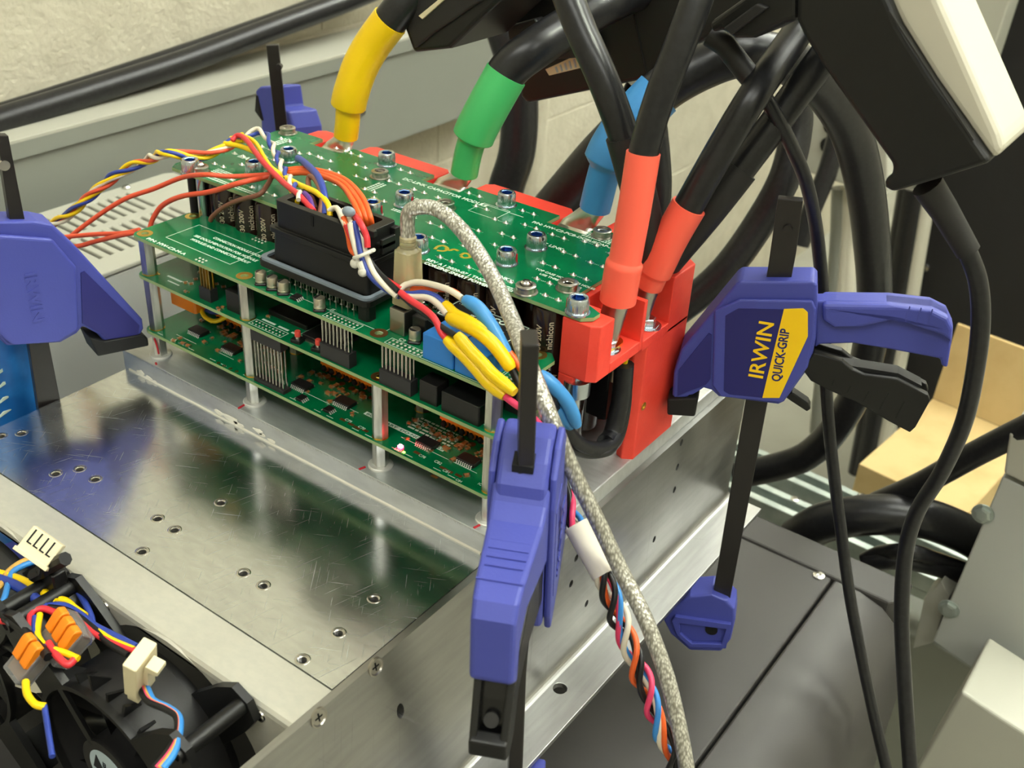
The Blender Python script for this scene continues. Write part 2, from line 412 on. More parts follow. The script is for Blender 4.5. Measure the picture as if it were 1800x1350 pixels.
# ------------------------------------------------------------------ polished cover plate with threaded holes
hp = [(38,761),(2,766),(98,832),(140,824),(167.5,842),(388,883),(277,911),(307,931),(250,969),(428,1007),(463,1029),(532,1159),(658,1052),(595.5,1112)]
HO = [at(u,v,'z',-10)[:2] for u,v in hp]
t = thing('cover_plate', (-34,-53,-10), 'polished aluminium cover plate with threaded holes in front of the boards', 'cover plate')
MB().plate([(-146,-97),(78,-97),(78,-9.2),(-146,-9.2)],-12.5,-10,[circ(x,y,2.1,20) for x,y in HO]).build('plate','alu_polished',t,0)
rim = MB(); rim.lathe((0,0,0),[(2.1,-2.6),(2.1,.1),(2.6,.14),(2.85,0)],24,cap=False)
for k in range(5): rim.lathe((0,0,-0.35-k*.55),[(2.1,0),(1.6,-.2),(2.1,-.4)],20,cap=False)
rim = Proto(rim,'steel'); bot = Proto(MB().cyl((0,0,-5),(0,0,-2.8),2.3),'dark_hole')
for x,y in HO:
    o = put(rim,'threaded_hole',(x,y,-10),t,random.uniform(0,6)); put(bot,'hole_bottom',(x,y,-10),o)

# ------------------------------------------------------------------ fan duct
FX, FZ, FR = (-83,17), -58, 47.5
t = thing('fan_duct', (-34,-107,-110), 'bent aluminium fan duct with two round fan openings', 'fan duct')
m = MB(); m.plate([(-146,-114),(XP-1,-114),(XP-1,-97.6),(-146,-97.6)],-12.5,-10)
for a0,a1 in ((0,30),(30,60),(60,90)):
    A=[(math.radians(a0)),(math.radians(a1))]
    q=[(-114-3*math.sin(a),-13+3*math.cos(a)) for a in A]
    m.add([(-146,q[0][0],q[0][1]),(XP-1,q[0][0],q[0][1]),(XP-1,q[1][0],q[1][1]),(-146,q[1][0],q[1][1])],[(0,1,2,3)])
m.build('top_strip','alu_strip',t,40)
m = MB(); m.prism([(-146,-112),(XP-1,-112),(XP-1,-13),(-146,-13)], lambda a,b,h:(a,-117+h,b), 0, 2.5, [circ(x,FZ,FR,48) for x in FX if True])
m.build('front_panel','alu_strip',t,0)
riv = MB(); riv.lathe((0,0,0),[(2.6,0),(2.4,.5),(1.6,.7),(1.5,-.6),(.01,-.6)],20,(0,-1,0)); riv = Proto(riv,'steel')
for u,v in ((185,1066),(457,1258)):
    p = at(u,v,'y',-117); put(riv,'rivet',p,t)
MB().box(-146,-100,-112,78,-97,-110).build('duct_floor','alu_strip',t,0)

# ------------------------------------------------------------------ side bracket: sloping front panel, upright web, flange
t = thing('side_bracket', (100,20,-83), 'aluminium side panel with bent foot flange under the boards', 'bracket')
z0, zb = -9.5, -80
def fpan(a,b,h):   # a = y, b = 0 at the foot .. 1 at the top edge, h = thickness
    return (96.5+(XP+2.2-96.5)*b-h, a, zb+(z0-zb)*b)
hf = []
def onpan(u,v):
    A = np.array(fpan(0,0,0)); B = np.array(fpan(0,1,0)); d = B-A; n = np.cross((0,1,0), d); p = atp(u,v,A,n); return p[1], float((p-A)@d/(d@d)), p, n/np.linalg.norm(n)
a,b,p,n = onpan(704,1250); hf.append([(a+1.9*math.cos(q*math.pi/8), b+3.2/72*math.sin(q*math.pi/8)) for q in range(16)])
MB().prism([(-175,0),(-4,0),(-4,1),(-175,1)], fpan, 0, 3, hf).build('front_panel','alu_panel',t,0)
MB().add([fpan(-4,0,0),fpan(-4,1,0),fpan(-4,1,3),(96.5,-4,-8),(93.5,-4,-8),fpan(-4,0,3)],[(0,3,1),(3,4,2,1),(4,5,2)]).build('corner_gusset','alu_panel',t,0)
holes = []
for u,v in ((1197.8,778.3),(1191,820.7),(1185.6,860.7),(1150,948),(1031,1061),(1013,981),(1004,1026)):
    p = at(u,v,'x',96.5); holes.append([(p[1]+1.5*math.cos(q*math.pi/6), p[2]+1.9*math.sin(q*math.pi/6)) for q in range(12)])
MB().prism([(-4,-80),(188,-80),(188,-8),(-4,-8)], lambda a,b,h:(96.5-h,a,b), 0, 3, holes).build('upright_web','alu_panel',t,0)
m = MB(); n = 6
for i in range(n):
    A = [math.radians(90*i/n), math.radians(90*(i+1)/n)]
    q = [(96.5+4-4*math.cos(a), -80-4*math.sin(a)+4) for a in A]
    m.add([(q[0][0],-175,q[0][1]-4+0.2),(q[0][0],188,q[0][1]-4+0.2),(q[1][0],188,q[1][1]-4+.2),(q[1][0],-175,q[1][1]-4+.2)],[(0,1,2,3)])
m.build('bend','alu_panel',t,60)
p = at(985,1205,'z',-82)
MB().plate([(93.5,-175),(117,-175),(117,188),(93.5,188)],-86.5,-83.7,[circ(p[0],p[1],3.1,24)]).build('foot_flange','alu_panel',t,0,0.3)
cs = MB(); cs.lathe((0,0,0),[(3.6,-.3),(3.6,.5),(3.1,.6),(2.6,.1),(.01,.1)],24,(0,0,1)); 
xs = MB()
for a in (0,math.pi/2):
    c_,s_ = math.cos(a),math.sin(a); w=.35;l=1.7
    xs.add([(c_*l-s_*w,s_*l+c_*w,.16),(-c_*l-s_*w,-s_*l+c_*w,.16),(-c_*l+s_*w,-s_*l-c_*w,.16),(c_*l+s_*w,s_*l-c_*w,.16)],[(0,1,2,3)])
for u,v in ((660,1172),(560,1261)):
    a,b,p,n = onpan(u,v)
    if n[0] < 0: n = -n
    q = MB(); R3 = Vector((0,0,1)).rotation_difference(Vector(n)).to_matrix()
    q.add([R3@Vector(k)+Vector(p) for k in cs.v], cs.f); o_ = q.build('countersunk_screw','nickel',t); q = MB(); q.add([R3@Vector(k)+Vector(p) for k in xs.v], xs.f); q.build('cross_recess','dark_hole',o_,0)
# ------------------------------------------------------------------ shared small parts
def edge_mat(o, m):
    """second material on the upright faces (the bare laminate edge)"""
    o.data.materials.append(MATS[m])
    for p in o.data.polygons:
        if abs(p.normal.z) < 0.3: p.material_index = 1
    return o
def hexp(r0, z0, z1, ph=0.0, r=None):
    m = MB(); R6 = r0/math.cos(math.pi/6)
    return m.lathe((0,0,z0),[(R6*.9,0),(R6,.35),(R6,z1-z0-.35),(R6*.9,z1-z0)],6)
STX = (-130,-64,13,70.5); STY = (0,27.5)
LV = (0,13.2,42.2,62.2)
hx = [Proto(hexp(3,LV[i]+(1.6 if i else .8),LV[i+1]),'alu_standoff',25) for i in range(3)]
wsh = MB(); wsh.lathe((0,0,0),[(5.4,0),(5.4,.7),(5.0,1.0),(3.4,1.0)],28)
for i in range(36):
    a = 2*math.pi*i/36; c_,s_ = math.cos(a),math.sin(a); q=.17
    wsh.add([(c_*3.3-s_*q,s_*3.3+c_*q,1.0),(c_*3.3+s_*q,s_*3.3-c_*q,1.0),(c_*4.9+s_*.3,s_*4.9-c_*.3,1.18),(c_*4.9-s_*.3,s_*4.9+c_*.3,1.18)],[(0,1,2,3)])
wsh = Proto(wsh,'lead_tin')
ringm = MB(); ringm.prism(circ(0,0,3.6,28), lambda a,b,h:(a,b,h), 0, .14, [circ(0,0,1.75,20)]); ring_gold = Proto(ringm,'gold',0); ring_brown = Proto(ringm,'copper_brown',0)
scr_end = MB(); scr_end.lathe((0,0,0),[(1.7,-2),(1.7,.2),(1.2,.6),(.01,.65)],16); scr_end = Proto(scr_end,'gold')
pin_l = {}
def pin(L, m='steel', r=.32):
    k=(round(L,2),m)
    if k not in pin_l: pin_l[k] = Proto(MB().box(-r,-r,0,r,r,L),m,0)
    return pin_l[k]
dot = Proto(MB().sphere((0,0,0),.62,8,(1,1,.55)),'solder')
def chip(n_side, w, d, h, m='chip_black', pitch=1.03, leads='y'):
    """small outline chip about the origin with gull-wing leads"""
    b = MB().cbox(-w/2,-d/2,.25,w/2,d/2,h,.25)
    L = MB()
    for i in range(n_side):
        x = (i-(n_side-1)/2)*pitch
        for s in (-1,1):
            y0 = s*d/2; y1 = s*(d/2+.55); y2 = s*(d/2+1.3)
            a,b_ = (x-.29,x+.29)
            L.add([(a,y0,h*.6),(b_,y0,h*.6),(b_,y1,h*.55),(a,y1,h*.55),(b_,y1+s*.1,.12),(a,y1+s*.1,.12),(b_,y2,.08),(a,y2,.08)],[(0,1,2,3),(3,2,4,5),(5,4,6,7)])
    return Proto(b,m,0), Proto(L,'lead_tin',0)
so16 = chip(8,9.0,5.6,1.9); so8 = chip(4,4.2,3.4,1.4)
def put_chip(c, loc, par, rz=0.0):
    o = put(c[0],'chip',loc,par,rz); l = put(c[1],'leads',loc,o); l.rotation_euler=(0,0,0); return o
smd = Proto(MB().box(-.85,-.55,0,.85,.55,.75),'ceramic_brown',0)
smd_end = MB(); smd_end.box(-1.1,-.6,0,-.7,.6,.8); smd_end.box(.7,-.6,0,1.1,.6,.8); smd_end = Proto(smd_end,'solder',0)
def put_smd(loc, par, rz=0.0, sc=1.0):
    o = put(smd,'ceramic_capacitor',loc,par,rz); e = put(smd_end,'end_caps',loc,o); o.scale=(sc,sc,sc); return o
ecb = MB(); ecb.lathe((0,0,0),[(2.3,.9),(2.45,1.2),(2.45,1.7),(2.3,1.95),(2.4,2.3),(2.4,5.2),(2.2,5.6),(.01,5.6)],24); ecb = Proto(ecb,'can_silver')
ecs = Proto(MB().cbox(-2.6,-2.6,0,2.6,2.6,.95,.6),'chip_black',0)
ecm = MB(); ecm.prism([(2.1*math.cos(t),2.1*math.sin(t)) for t in np.linspace(-.2,math.pi-.9,12)], lambda a,b,h:(a,b,h), 5.6,5.64); ecm = Proto(ecm,'chip_black',0)
def put_ecap(loc, par, rz):
    o = put(ecb,'electrolytic_capacitor',loc,par,rz); put(ecs,'socket',loc,o); put(ecm,'polarity_mark',loc,o)
def board(name, z, label, xr, chamf):
    t = thing(name,(-30,14,z),label,'circuit board')
    c = chamf
    poly = [(-133,-4),(-131.5,-4.6),(xr-c,-4.6),(xr,-4.6+c),(xr,28),(xr-4,32),(-131,32),(-134.6,29),(-134.6,-2)]
    hs = [circ(x,y,1.75,16) for x in STX for y in STY]
    o = MB().plate(poly,z,z+1.6,hs).build('laminate','pcb_green',t,0); edge_mat(o,'pcb_edge')
    return t
def silk(par, z, rects):
    m = MB()
    for x0,y0,x1,y1 in rects: m.box(x0,y0,z,x1,y1,z+.05)
    m.build('silkscreen_lines','silkscreen',par,0)
def frame(x0,y0,x1,y1,w=.28): return [(x0,y0,x1,y0+w),(x0,y1-w,x1,y1),(x0,y0,x0+w,y1),(x1-w,y0,x1,y1)]

low = board('control_board',13.2,'lowest green circuit board of the three-board stack, with a glowing red indicator',73,1.5)
mid = board('control_board',42.2,'middle green circuit board of the stack with two red push buttons',76,2)
top = board('control_board',62.2,'top green circuit board of the stack holding the big black plug',78,8.5)
ph = {(-130,0):.1,(-64,0):.5,(13,0):.42,(70.5,0):.9}
for i,(par,zb) in enumerate(((low,0),(mid,13.2),(top,42.2))):
    for x in STX:
        for y in STY:
            if i == 2 and x == 13: continue
            rz = ph.get((x,y),.2)+(0 if i else .35)
            o = put(hx[i],'standoff',(x,y,0),par,rz)
            if i == 0: put(wsh,'serrated_washer',(x,y,0),o)
            if i: put(ring_gold,'lower_ring',(x,y,LV[i]+1.6),o)
for x in STX:
    for y in STY:
        g = ring_brown if (x == 13 or (x,y) == (70.5,0)) else ring_gold
        put(g,'mounting_ring',(x,y,63.8),top)
        if x == 13: put(ring_brown,'mounting_ring',(x,y,43.8),mid); put(scr_end,'screw_end',(x,y,43.5),mid)
        elif x != 70.5: put(scr_end,'screw_end',(x,y,62.4),top)
# red torque marks on the standoffs and on the heatsink beside them
m = MB()
for pts in ([(271,595),(274,603),(277,612),(279,622)],):
    m.tube([at(u,v,'y',-3.2) for u,v in pts],.45,6)
m.build('torque_mark','marker_red',low)
mk = []
for a,b in (((274,638),(275,641)),((419,718),(429,712)),((631,825),(642,821)),((833,928),(843,923))):
    p,q = at(*a,'z',.12), at(*b,'z',.12); o = MB().tube([p,q],.55,6); o.build('torque_mark','marker_red',bpy.data.objects['heatsink'])

# ------------------------------------------------------------------ lowest board
Z = 14.8
for u,v,rz in ((350,587,0),(405,618,0),(408,600,0)): pass
for u,v in ((350,585),(408,616),(532,680),(607,710),(752,782),(824,812)):
    p = at(u,v,'z',Z); put_chip(so16,(p[0],p[1],Z),low)
for u,v in ((530,702),(578,722)):
    p = at(u,v,'z',Z); put_chip(so8,(p[0],p[1],Z),low,math.pi/2)
random.seed(11)
for u,v,rz in ((306,600,.3),(316,596,1.2),(322,605,.2),(331,609,.2),(384,618,0),(422,636,0),(360,603,0),(541,690,1.5),(545,672,0),(580,707,.8),(619,727,1.3),(620,731,0),(716,772,1.1),(757,793,1.5),(796,810,1.4),(820,837,.9),(560,660,1.5),(566,664,1.5),(590,680,1.5),(600,687,1.5),(610,695,1.5),(625,690,1.5),(640,700,.5),(720,745,0),(730,740,.5),(735,752,0),(748,748,1),(760,760,1.5),(770,766,1.5),(780,770,.2),(795,775,1),(812,786,1.2),(822,790,1.5),(838,798,1.4),(846,803,1.4),(470,640,0),(480,648,0),(490,655,0),(355,565,0),(365,560,0),(375,566,1),(388,576,1.4),(398,582,1.2),(410,590,1.4)):
    p = at(u,v,'z',Z); put_smd((p[0],p[1],Z),low,rz+random.uniform(-.1,.1),random.uniform(.9,1.5))
pad = MB(); pad.prism(circ(0,0,.9,14), lambda a,b,h:(a,b,h), 0, .1, [circ(0,0,.4,10)]); pad = Proto(pad,'gold',0)
for u,v in ((384,638),(394,643),(405,648),(416,653)):
    p = at(u,v,'z',Z); put(pad,'test_pad',(p[0],p[1],Z),low)
dk = Proto(MB().box(-1.6,-.7,0,1.6,.7,.08),'copper_brown',0)
for u,v in ((603,738),(617,746),(628,752),(642,757),(764,838),(779,823),(790,829),(806,836),(733,796)):
    p = at(u,v,'z',Z); put(dk,'bare_pad',(p[0],p[1],Z),low)
R_ = []
for i in range(26):
    x = -126+i*7.4
    if i % 3 != 1: R_.append((x,-3.2,x+3.8,-2.95))
R_ += [(-118,1.5,-104,1.75),(-92,3,-80,3.25),(-40,4,-20,4.25),(20,5,60,5.25),(-20,7,-6,7.25)]
silk(low,Z,R_)
text('lettering','C70',2.2,'silkscreen',low,(1,-1.2,Z+.03),(1,0,0),(0,1,0)); text('lettering','C79',2.2,'silkscreen',low,(-7,-.8,Z+.03),(1,0,0),(0,1,0))
text('lettering','LED1',2.1,'silkscreen',low,(23.5,-3.6,Z+.03),(1,0,0),(0,1,0)); text('lettering','C81',2.2,'silkscreen',low,(48,-2.4,Z+.03),(1,0,0),(0,1,0))
text('lettering','C82',2.2,'silkscreen',low,(41.5,.2,Z+.03),(1,0,0),(0,1,0)); text('lettering','IC8',2.0,'silkscreen',low,(64.5,-.5,Z+.03),(1,0,0),(0,1,0))
text('lettering','C84',1.8,'silkscreen',low,(56,-4,Z+.03),(1,0,0),(0,1,0)); text('lettering','C78',2.0,'silkscreen',low,(34,-.6,Z+.03),(1,0,0),(0,1,0))
m = MB(); m.box(-4,8,Z,40,10.4,Z+.05); m.build('warning_bar','silkscreen',low,0)
text('lettering','BOUNDARY  DO NOT CROSS',1.9,'pcb_green',low,(-3,8.4,Z+.09),(1,0,0),(0,1,0),width=42)
R_ = []
for i in range(5):
    x = 17
    while x < 40: w = random.uniform(1.2,3.4); R_.append((x,21-i*2.1,x+w,22-i*2.1)); x += w+.6
silk(low,Z,R_)
random.seed(21)
for i in range(64):
    x = random.choice((random.uniform(-108,-68),random.uniform(-46,-6),random.uniform(24,68))); y = random.uniform(9.5,20)
    put_smd((x,y,Z),low,random.choice((0,1.57))+random.uniform(-.05,.05),random.uniform(.9,1.7))
# indicator lamps
p = at(704,785,'z',Z+.4); o = MB().box(p[0]-1.0,p[1]-.8,Z,p[0]+1.0,p[1]+.8,Z+.9).build('red_indicator','led_red',low); MB().sphere((p[0],p[1],Z+1.0),.75,10,(1,1,.6)).build('glowing_lens','led_core',o)
p = at(710,795,'z',Z+.2); MB().box(p[0]-.5,p[1]-.4,Z,p[0]+.5,p[1]+.4,Z+.5).build('green_indicator','led_green',low)
# orange terminal sockets along the back of the lowest board, teeth below the body
def terminal(par, x0, x1, y, z0, z1):
    n = max(2,int((x1-x0)/4.6)); w = (x1-x0)/n
    poly = [(x0,z1),(x0,z0+3)]
    for i in range(n):
        xa = x0+i*w; poly += [(xa+w*.2,z0+3),(xa+w*.25,z0),(xa+w*.75,z0),(xa+w*.8,z0+3)]
    poly += [(x1,z0+3),(x1,z1)]
    o = MB().prism(poly, lambda a,b,h:(a,y+h,b), 0, 5).build('terminal_socket','orange_plastic',par,0)
    q = MB(); q.box(x0,y+1.4,14.8,x1,y+5.5,z0+4); q.build('terminal_base','black_plastic',o,0)
    d = MB()
    for i in range(n): d.sphere((x0+(i+.5)*w,y-.2,z0+1.6),1.5,8)
    d.build('terminal_opening','dark_hole',o)
terminal(low,-114,-95,22,15.6,30); terminal(low,-88,-70,22,15.6,30); terminal(low,-43,-10,22,15.6,30); terminal(low,27,66,22,15.6,30)
m = MB()
for x in (-78,-72,-40,-34,-28,-22,-16,-10,34,40,46,52,58,64): m.lathe((x,20,Z),[(1.6,0),(1.6,.1),(.9,.12),(.9,.02),(.01,.02)],14)
tag(m.build('bare_pads','copper_brown',low),kind='stuff')
# orange plug hanging under the middle board on the left, with its wires
t = thing('orange_plug',(-122,14,24),'orange lever plug hanging under the left end of the middle board','connector')
p0 = at(277,505,'y',13); 
MB().cbox(-131,10,24,-113,18,39.5,.8).build('body','orange_plastic',t,0)
for i in range(4): MB().box(-130+i*4.4,9.4,33,-127+i*4.4,10,37).build('slot','dark_hole',t,0)
for i in range(3): MB().box(-131.4,11+i*2.4,26,-131,12.6+i*2.4,38).build('rib','orange_plastic',t,0)
MB().tube(spline([(-114,14,25),(-110,13,22.5),(-104,14,22),(-99,18,25)]),1.1,8).build('wire','wire_yellow',t)
MB().tube(spline([(-116,16,25),(-110,17,23.5),(-104,19,25)]),1.1,8).build('wire','wire_blue',t)

# ------------------------------------------------------------------ middle board
Z = 43.8
def header(par, x0, n, y, zt, zb, bx, bz0, bz1, rows=2, pinmat='steel'):
    """socket strip with two rows of long pins"""
    p = 2.07
    o = MB().box(x0-1.0,y-1.2,bz0,x0+(n-1)*p+1.0,y+1.2+(rows-1)*p,bz1).build('header_strip','black_header',par,0,.15)
    pr = pin(zt-zb,pinmat)
    for i in range(n):
        for r in range(rows): put(pr,'pin',(x0+i*p,y+r*p,zb),o)
    return o
def dots(par, x0, n, y, z, rows=2):
    for i in range(n):
        for r in range(rows): put(dot,'solder_joint',(x0+i*2.07,y+r*2.07,z+.1),par)
# long pins between the lowest and the middle board
header(mid,-58.3,9,-2.2,37,15,0,36,42.2); MB().box(-59.4,-3.4,14.8,-40.6,1.2,16.4).build('header_foot','black_header',low,0)
dots(mid,-58.3,9,-2.2,43.8); silk(mid,Z,frame(-60,-3.6,-40,1.4)+[(-58,2.4,-50,3.6),(-48,2.4,-42,3.6),(-40,2.4,-33,3.6)])
header(mid,-15.5,8,-2.6,62.2,44,0,43.8,50.5); dots(top,-12.2,8,-2.9,63.8); silk(top,63.8,frame(-14,-4.2,4.4,.6,.2))
header(mid,17.2,8,-2.6,62.2,44,0,43.8,50.5); dots(top,21.2,8,-2.9,63.8); silk(top,63.8,frame(19.4,-4.2,37,.6,.2))
MB().cbox(36.2,-2.8,43.8,45,5,53,.3).build('inductor','chip_black',mid,0)
MB().cbox(47.5,-3.2,43.8,66,8.5,52.5,.4).build('power_module','black_plastic',mid,0)
text('lettering','PS1',2.6,'silkscreen',mid,(67.5,-1.6,Z+.03),(.8,1,0),(-1,.8,0))
MB().cbox(-76.5,-1,43.8,-68,6,53.6,.3).build('relay_block','chip_black',mid,0)
o = MB().box(-93.5,-1.6,43.8,-86,2.6,50).build('header_strip','black_header',mid,0)
for i in range(4): put(pin(13.5,'gold',.36),'pin',(-92.4+i*1.9,-.6,50),o); put(pin(13.5,'gold',.36),'pin',(-92.4+i*1.9,1.4,50),o)
MB().cbox(-60,8,43.8,-36,24,46,.5).build('dark_module','chip_black',mid,0)
q = MB().cbox(-33,2,44.3,-15.5,18.5,46.2,.4).build('processor','chip_black',mid,0)
m = MB()
for i in range(32):
    k = -31.4+i*.46
    m.box(k,1.0,43.85,k+.25,2.1,44.6); m.box(-15.5,3.2+i*.44,43.85,-14.4,3.45+i*.44,44.6)
m.build('leads','solder',q,0)
btn = MB().cbox(-2.4,-2.4,0,2.4,2.4,1.6,.3); 
bt = Proto(btn,'chip_black',0); bs = Proto(MB().cyl((0,0,1.6),(0,0,2.8),1.35,1.2,16),'steel'); bc = Proto(MB().lathe((0,0,2.6),[(1.3,0),(1.3,2.2),(1.1,2.5),(.01,2.5)],16),'red_button')
for u,v in ((524,600),(560,615)):
    p = at(u,v,'z',Z); o = put(bt,'push_button',(p[0],p[1],Z),mid,.2); put(bs,'collar',(p[0],p[1],Z),o); put(bc,'red_cap',(p[0],p[1],Z),o)
for u,v,rz in ((384,543,0),(392,541,.3),(386,546,0),(472,557,.3),(326,498,1),(327,514,0),(336,500,1),(344,492,1),(352,480,.5),(380,500,1),(393,505,1)):
    p = at(u,v,'z',Z); put_smd((p[0],p[1],Z),mid,rz)
for u,v in ((326,498),(330,514),(278,482)):
    p = at(u,v,'z',Z); put(pad,'test_pad',(p[0],p[1],Z),mid)
silk(mid,Z,[(-122,3,-112,4.2),(-118,0,-110,.8),(-36,1.2,-20,1.5),(-36,1.2,-35.7,20)])
MB().box(66.5,13,43.8,76,26,49).build('edge_connector','black_header',mid,0,.2)
m = MB()
for i in range(6): m.box(70,14.5+i*2.07,49,70.6,15.1+i*2.07,62.2)
m.build('pin_row','steel',mid,0)

# ------------------------------------------------------------------ top board
Z = 63.8
for i,(u,v) in enumerate(((458,499),(478,508),(497,516),(560.5,545),(728,601))):
    p = at(u,v,'z',Z); put_ecap((p[0],p[1]+.5,Z),top,(2.3,2.3,2.3,2.3,3.6)[i])
p = at(521,525,'z',Z); put_chip(so8,(p[0],p[1],Z),top,math.pi/2)
for u,v in ((540,573-40),): pass
silk(top,Z,frame(-120,3.5,-77,23)+frame(-60,1.2,14,31,.2))
text('lettering','CONNECTION MODULE SOCKET',2.5,'silkscreen',top,(-104,17,Z+.03),(1,0,0),(0,1,0),width=33,bold=.06)
text('lettering','SEE DOCUMENTATION FOR MODULE',2.5,'silkscreen',top,(-112,12.8,Z+.03),(1,0,0),(0,1,0),width=41,bold=.06)
text('lettering','MODULES AND CONNECTOR PINOUT',2.5,'silkscreen',top,(-110,9.2,Z+.03),(1,0,0),(0,1,0),width=38,bold=.06)
text('lettering','P/N: HW-C2-M-A',2.6,'silkscreen',top,(-125,-3.4,Z+.03),(1,0,0),(0,1,0),width=26,bold=.06)
m = MB(); m.box(-83,3,Z,-76,10,Z+.05)
for u,v,n in ((355,457,3),(454,421,4)):
    p = at(u,v,'z',Z); dots(top,p[0]-2,n,p[1]-1.5,Z)
p = at(901,665,'z',Z); dots(top,p[0]-2,3,p[1]-1,Z); silk(top,Z,frame(p[0]-4,p[1]-2.6,p[0]+4.5,p[1]+2.8,.2))
text('lettering','J7',2.4,'silkscreen',top,(22,10,Z+.03),(1,0,0),(0,1,0)); text('lettering','C9',2.6,'silkscreen',top,(22,1,Z+.03),(1,0,0),(0,1,0))
# blue relays
for i,(x0,x1) in enumerate(((38,53),(53.6,67.6))):
    o = MB().cbox(x0,-3.4,Z,x1,11.5,74.6,.5).build('blue_relay','relay_blue',top,0,.25)
    text('moulded_mark','C',2.6,'relay_blue',o,(x0+6,4,74.65),(1,0,0),(0,1,0),.3)
silk(top,Z,frame(37.2,-4.1,68.6,12.3,.25))
# black converter brick with its print
o = MB().cbox(28,15.5,Z+.6,65,31,72,.4).build('converter_brick','chip_black',top,0)
m = MB()
for x0,y0,x1,y1 in frame(29,16.3,64,30.2,.3): m.box(x0,y0,72.0,x1,y1,72.06)
m.build('print_frame','silkscreen',o,0)
X,Y = (1,0,0),(0,1,0)
text('lettering','CINCON',4.4,'silkscreen',o,(41,25.4,72.04),X,Y,.06,bold=.12); text('lettering','EC7BW-110',2.6,'silkscreen',o,(40,22.4,72.04),X,Y,.06,bold=.05)
text('lettering','INPUT 43-160VDC',1.9,'silkscreen',o,(39,20,72.04),X,Y,.06); text('lettering','OUTPUT 12VDC 1.67A',1.9,'silkscreen',o,(39,17.8,72.04),X,Y,.06)
text('lettering','\u2022 Remote',1.9,'silkscreen',o,(30.4,28,72.04),X,Y,.06); text('lettering','\u2022 +Vin',1.9,'silkscreen',o,(30.4,20,72.04),X,Y,.06)
text('lettering','UK',3.4,'silkscreen',o,(54,18.6,72.04),X,Y,.06,bold=.1); text('lettering','+ Vout',1.9,'silkscreen',o,(57.6,22.6,72.04),X,Y,.06)
# square USB socket
o = MB().box(15,4,Z,22.6,17,74.6).build('usb_socket','nickel',top,0,.4)
MB().box(15.8,5,74.5,21.8,15.8,74.7).build('socket_mouth','dark_hole',o,0)
MB().box(16.6,7,72,21,13.6,75.2).build('tongue','white_plastic',o,0)
MB().cbox(24,7,Z,31,14,73,.4).build('black_socket','chip_black',top,0)
# big sealed pin connector: pins, base flange with grey gasket
o = MB().prism(rrect(-58,2,5,29,3.5), lambda a,b,h:(a,b,h), 70.5, 73.2).build('connector_flange','black_plastic',top,0,.3)
MB().prism(rrect(-57.4,2.6,4.4,28.4,3.2), lambda a,b,h:(a,b,h), 73.2, 74.4, [rrect(-55.4,4.6,2.4,26.4,2.4)]).build('gasket','gasket_grey',o,50,.35)
MB().cbox(-2,3.5,Z,4,9,70.5,.8).build('connector_foot','black_plastic',o,0); MB().cbox(-57,18,Z,-50,26,71,.6).build('connector_foot','black_plastic',o,0)
cp = MB(); cp.tube([(0,0,0),(0,0,2.6)],.22,6); cp.lathe((0,0,2.4),[(.3,0),(.85,.3),(.85,.6),(.35,1.0),(.3,4.6)],10); cp = Proto(cp,'nickel')
for i in range(12):
    for r in range(3): put(cp,'contact_pin',(-41+i*3.3+(r%2)*1.2,4.6+r*3.4,Z),o)
text('lettering','J5',2.2,'silkscreen',top,(-15,1.8,Z+.03),(1,0,0),(0,1,0))
# ------------------------------------------------------------------ capacitor board
ZD = 84.0
dc = thing('capacitor_board',(-36,70,0),'long green capacitor board above rows of brown capacitors, with bolts standing on it','circuit board')
poly = [(-147,34),(-144,29.5),(-118,30),(86,31),(89.5,34.5),(89.5,39),(76,45),(74.5,48),(74.5,103),(70,107.5),(45,107.5),(45,97.3),(25,97.3),(25,107.5),(-25.5,107.5),(-25.5,98.4),(-48,98.4),(-48,107.5),(-100.5,107.5),(-100.5,98),(-122,98),(-122,107.5),(-140,107.5),(-148,100)]
o = MB().plate(poly,ZD-1.6,ZD).build('laminate','pcb_green',dc,0); edge_mat(o,'pcb_edge')
caps = [(12.5,100.5),(9.2,84),(22.6,88.1),(20.9,73.4),(37.6,87.5),(51.2,75.9),(52.1,91),(65.4,74.8),(51,61),(66.6,60.1),(-93.8,101.8),(-99.3,86.6),(-81.2,91.7),(-85,77.4),(-70.5,80.5),(-55.2,86.6),(-56.4,71.1),(-60.9,101.5),(-39.5,86.3),(-25.1,86.3),(-18.2,100.4),(-6.2,90.2),(-9,61.3),(16.4,37),(30.9,37.5),(16.3,52.6),(1.5,49.9),(68.4,37.5),(57.7,47.3),(66.9,88),
  (45.4,38),(-13,38),(-28,37),(-43,38),(-57.5,37.5),(-72,37.5),(-86.5,37.5),(-101,37.5),(-115.5,38),(-130,46),(-2,36.5),(25.5,62),(5.5,69),(-21,72),(-15,47.5),(-47,52),(-61.5,52),(-76,52),(-90.5,52),(-120,54),(-70,66),(-84,64),(-46,66),(-120,69),(-134,62),(-132,78),(-118,84),(-134,93),(-104,71+31),(-108,87)]
cbm = MB(); cbm.lathe((0,0,0),[(6.6,0),(7.1,.8),(7.1,38),(6.8,39.2),(7.1,40.4),(7.1,74),(6.5,75)],28)
capP = Proto(cbm,'cap_sleeve')
padp = MB()
for s_ in (-1,1):
    padp.prism([(s_*3.05+1.7*math.cos(t),1.15*math.sin(t)) for t in np.linspace(0,2*math.pi,9)[:-1]], lambda a,b,h:(a,b,h), 0,.12)
    padp.lathe((s_*3.05,0,.1),[(.95,0),(.6,.5),(.3,1.0),(.01,1.05)],10)
padp = Proto(padp,'solder')
lab = MB(); 
for k in range(3): lab.box(-1.15+k*.85,-.28,0,-.7+k*.85,.28,.05)
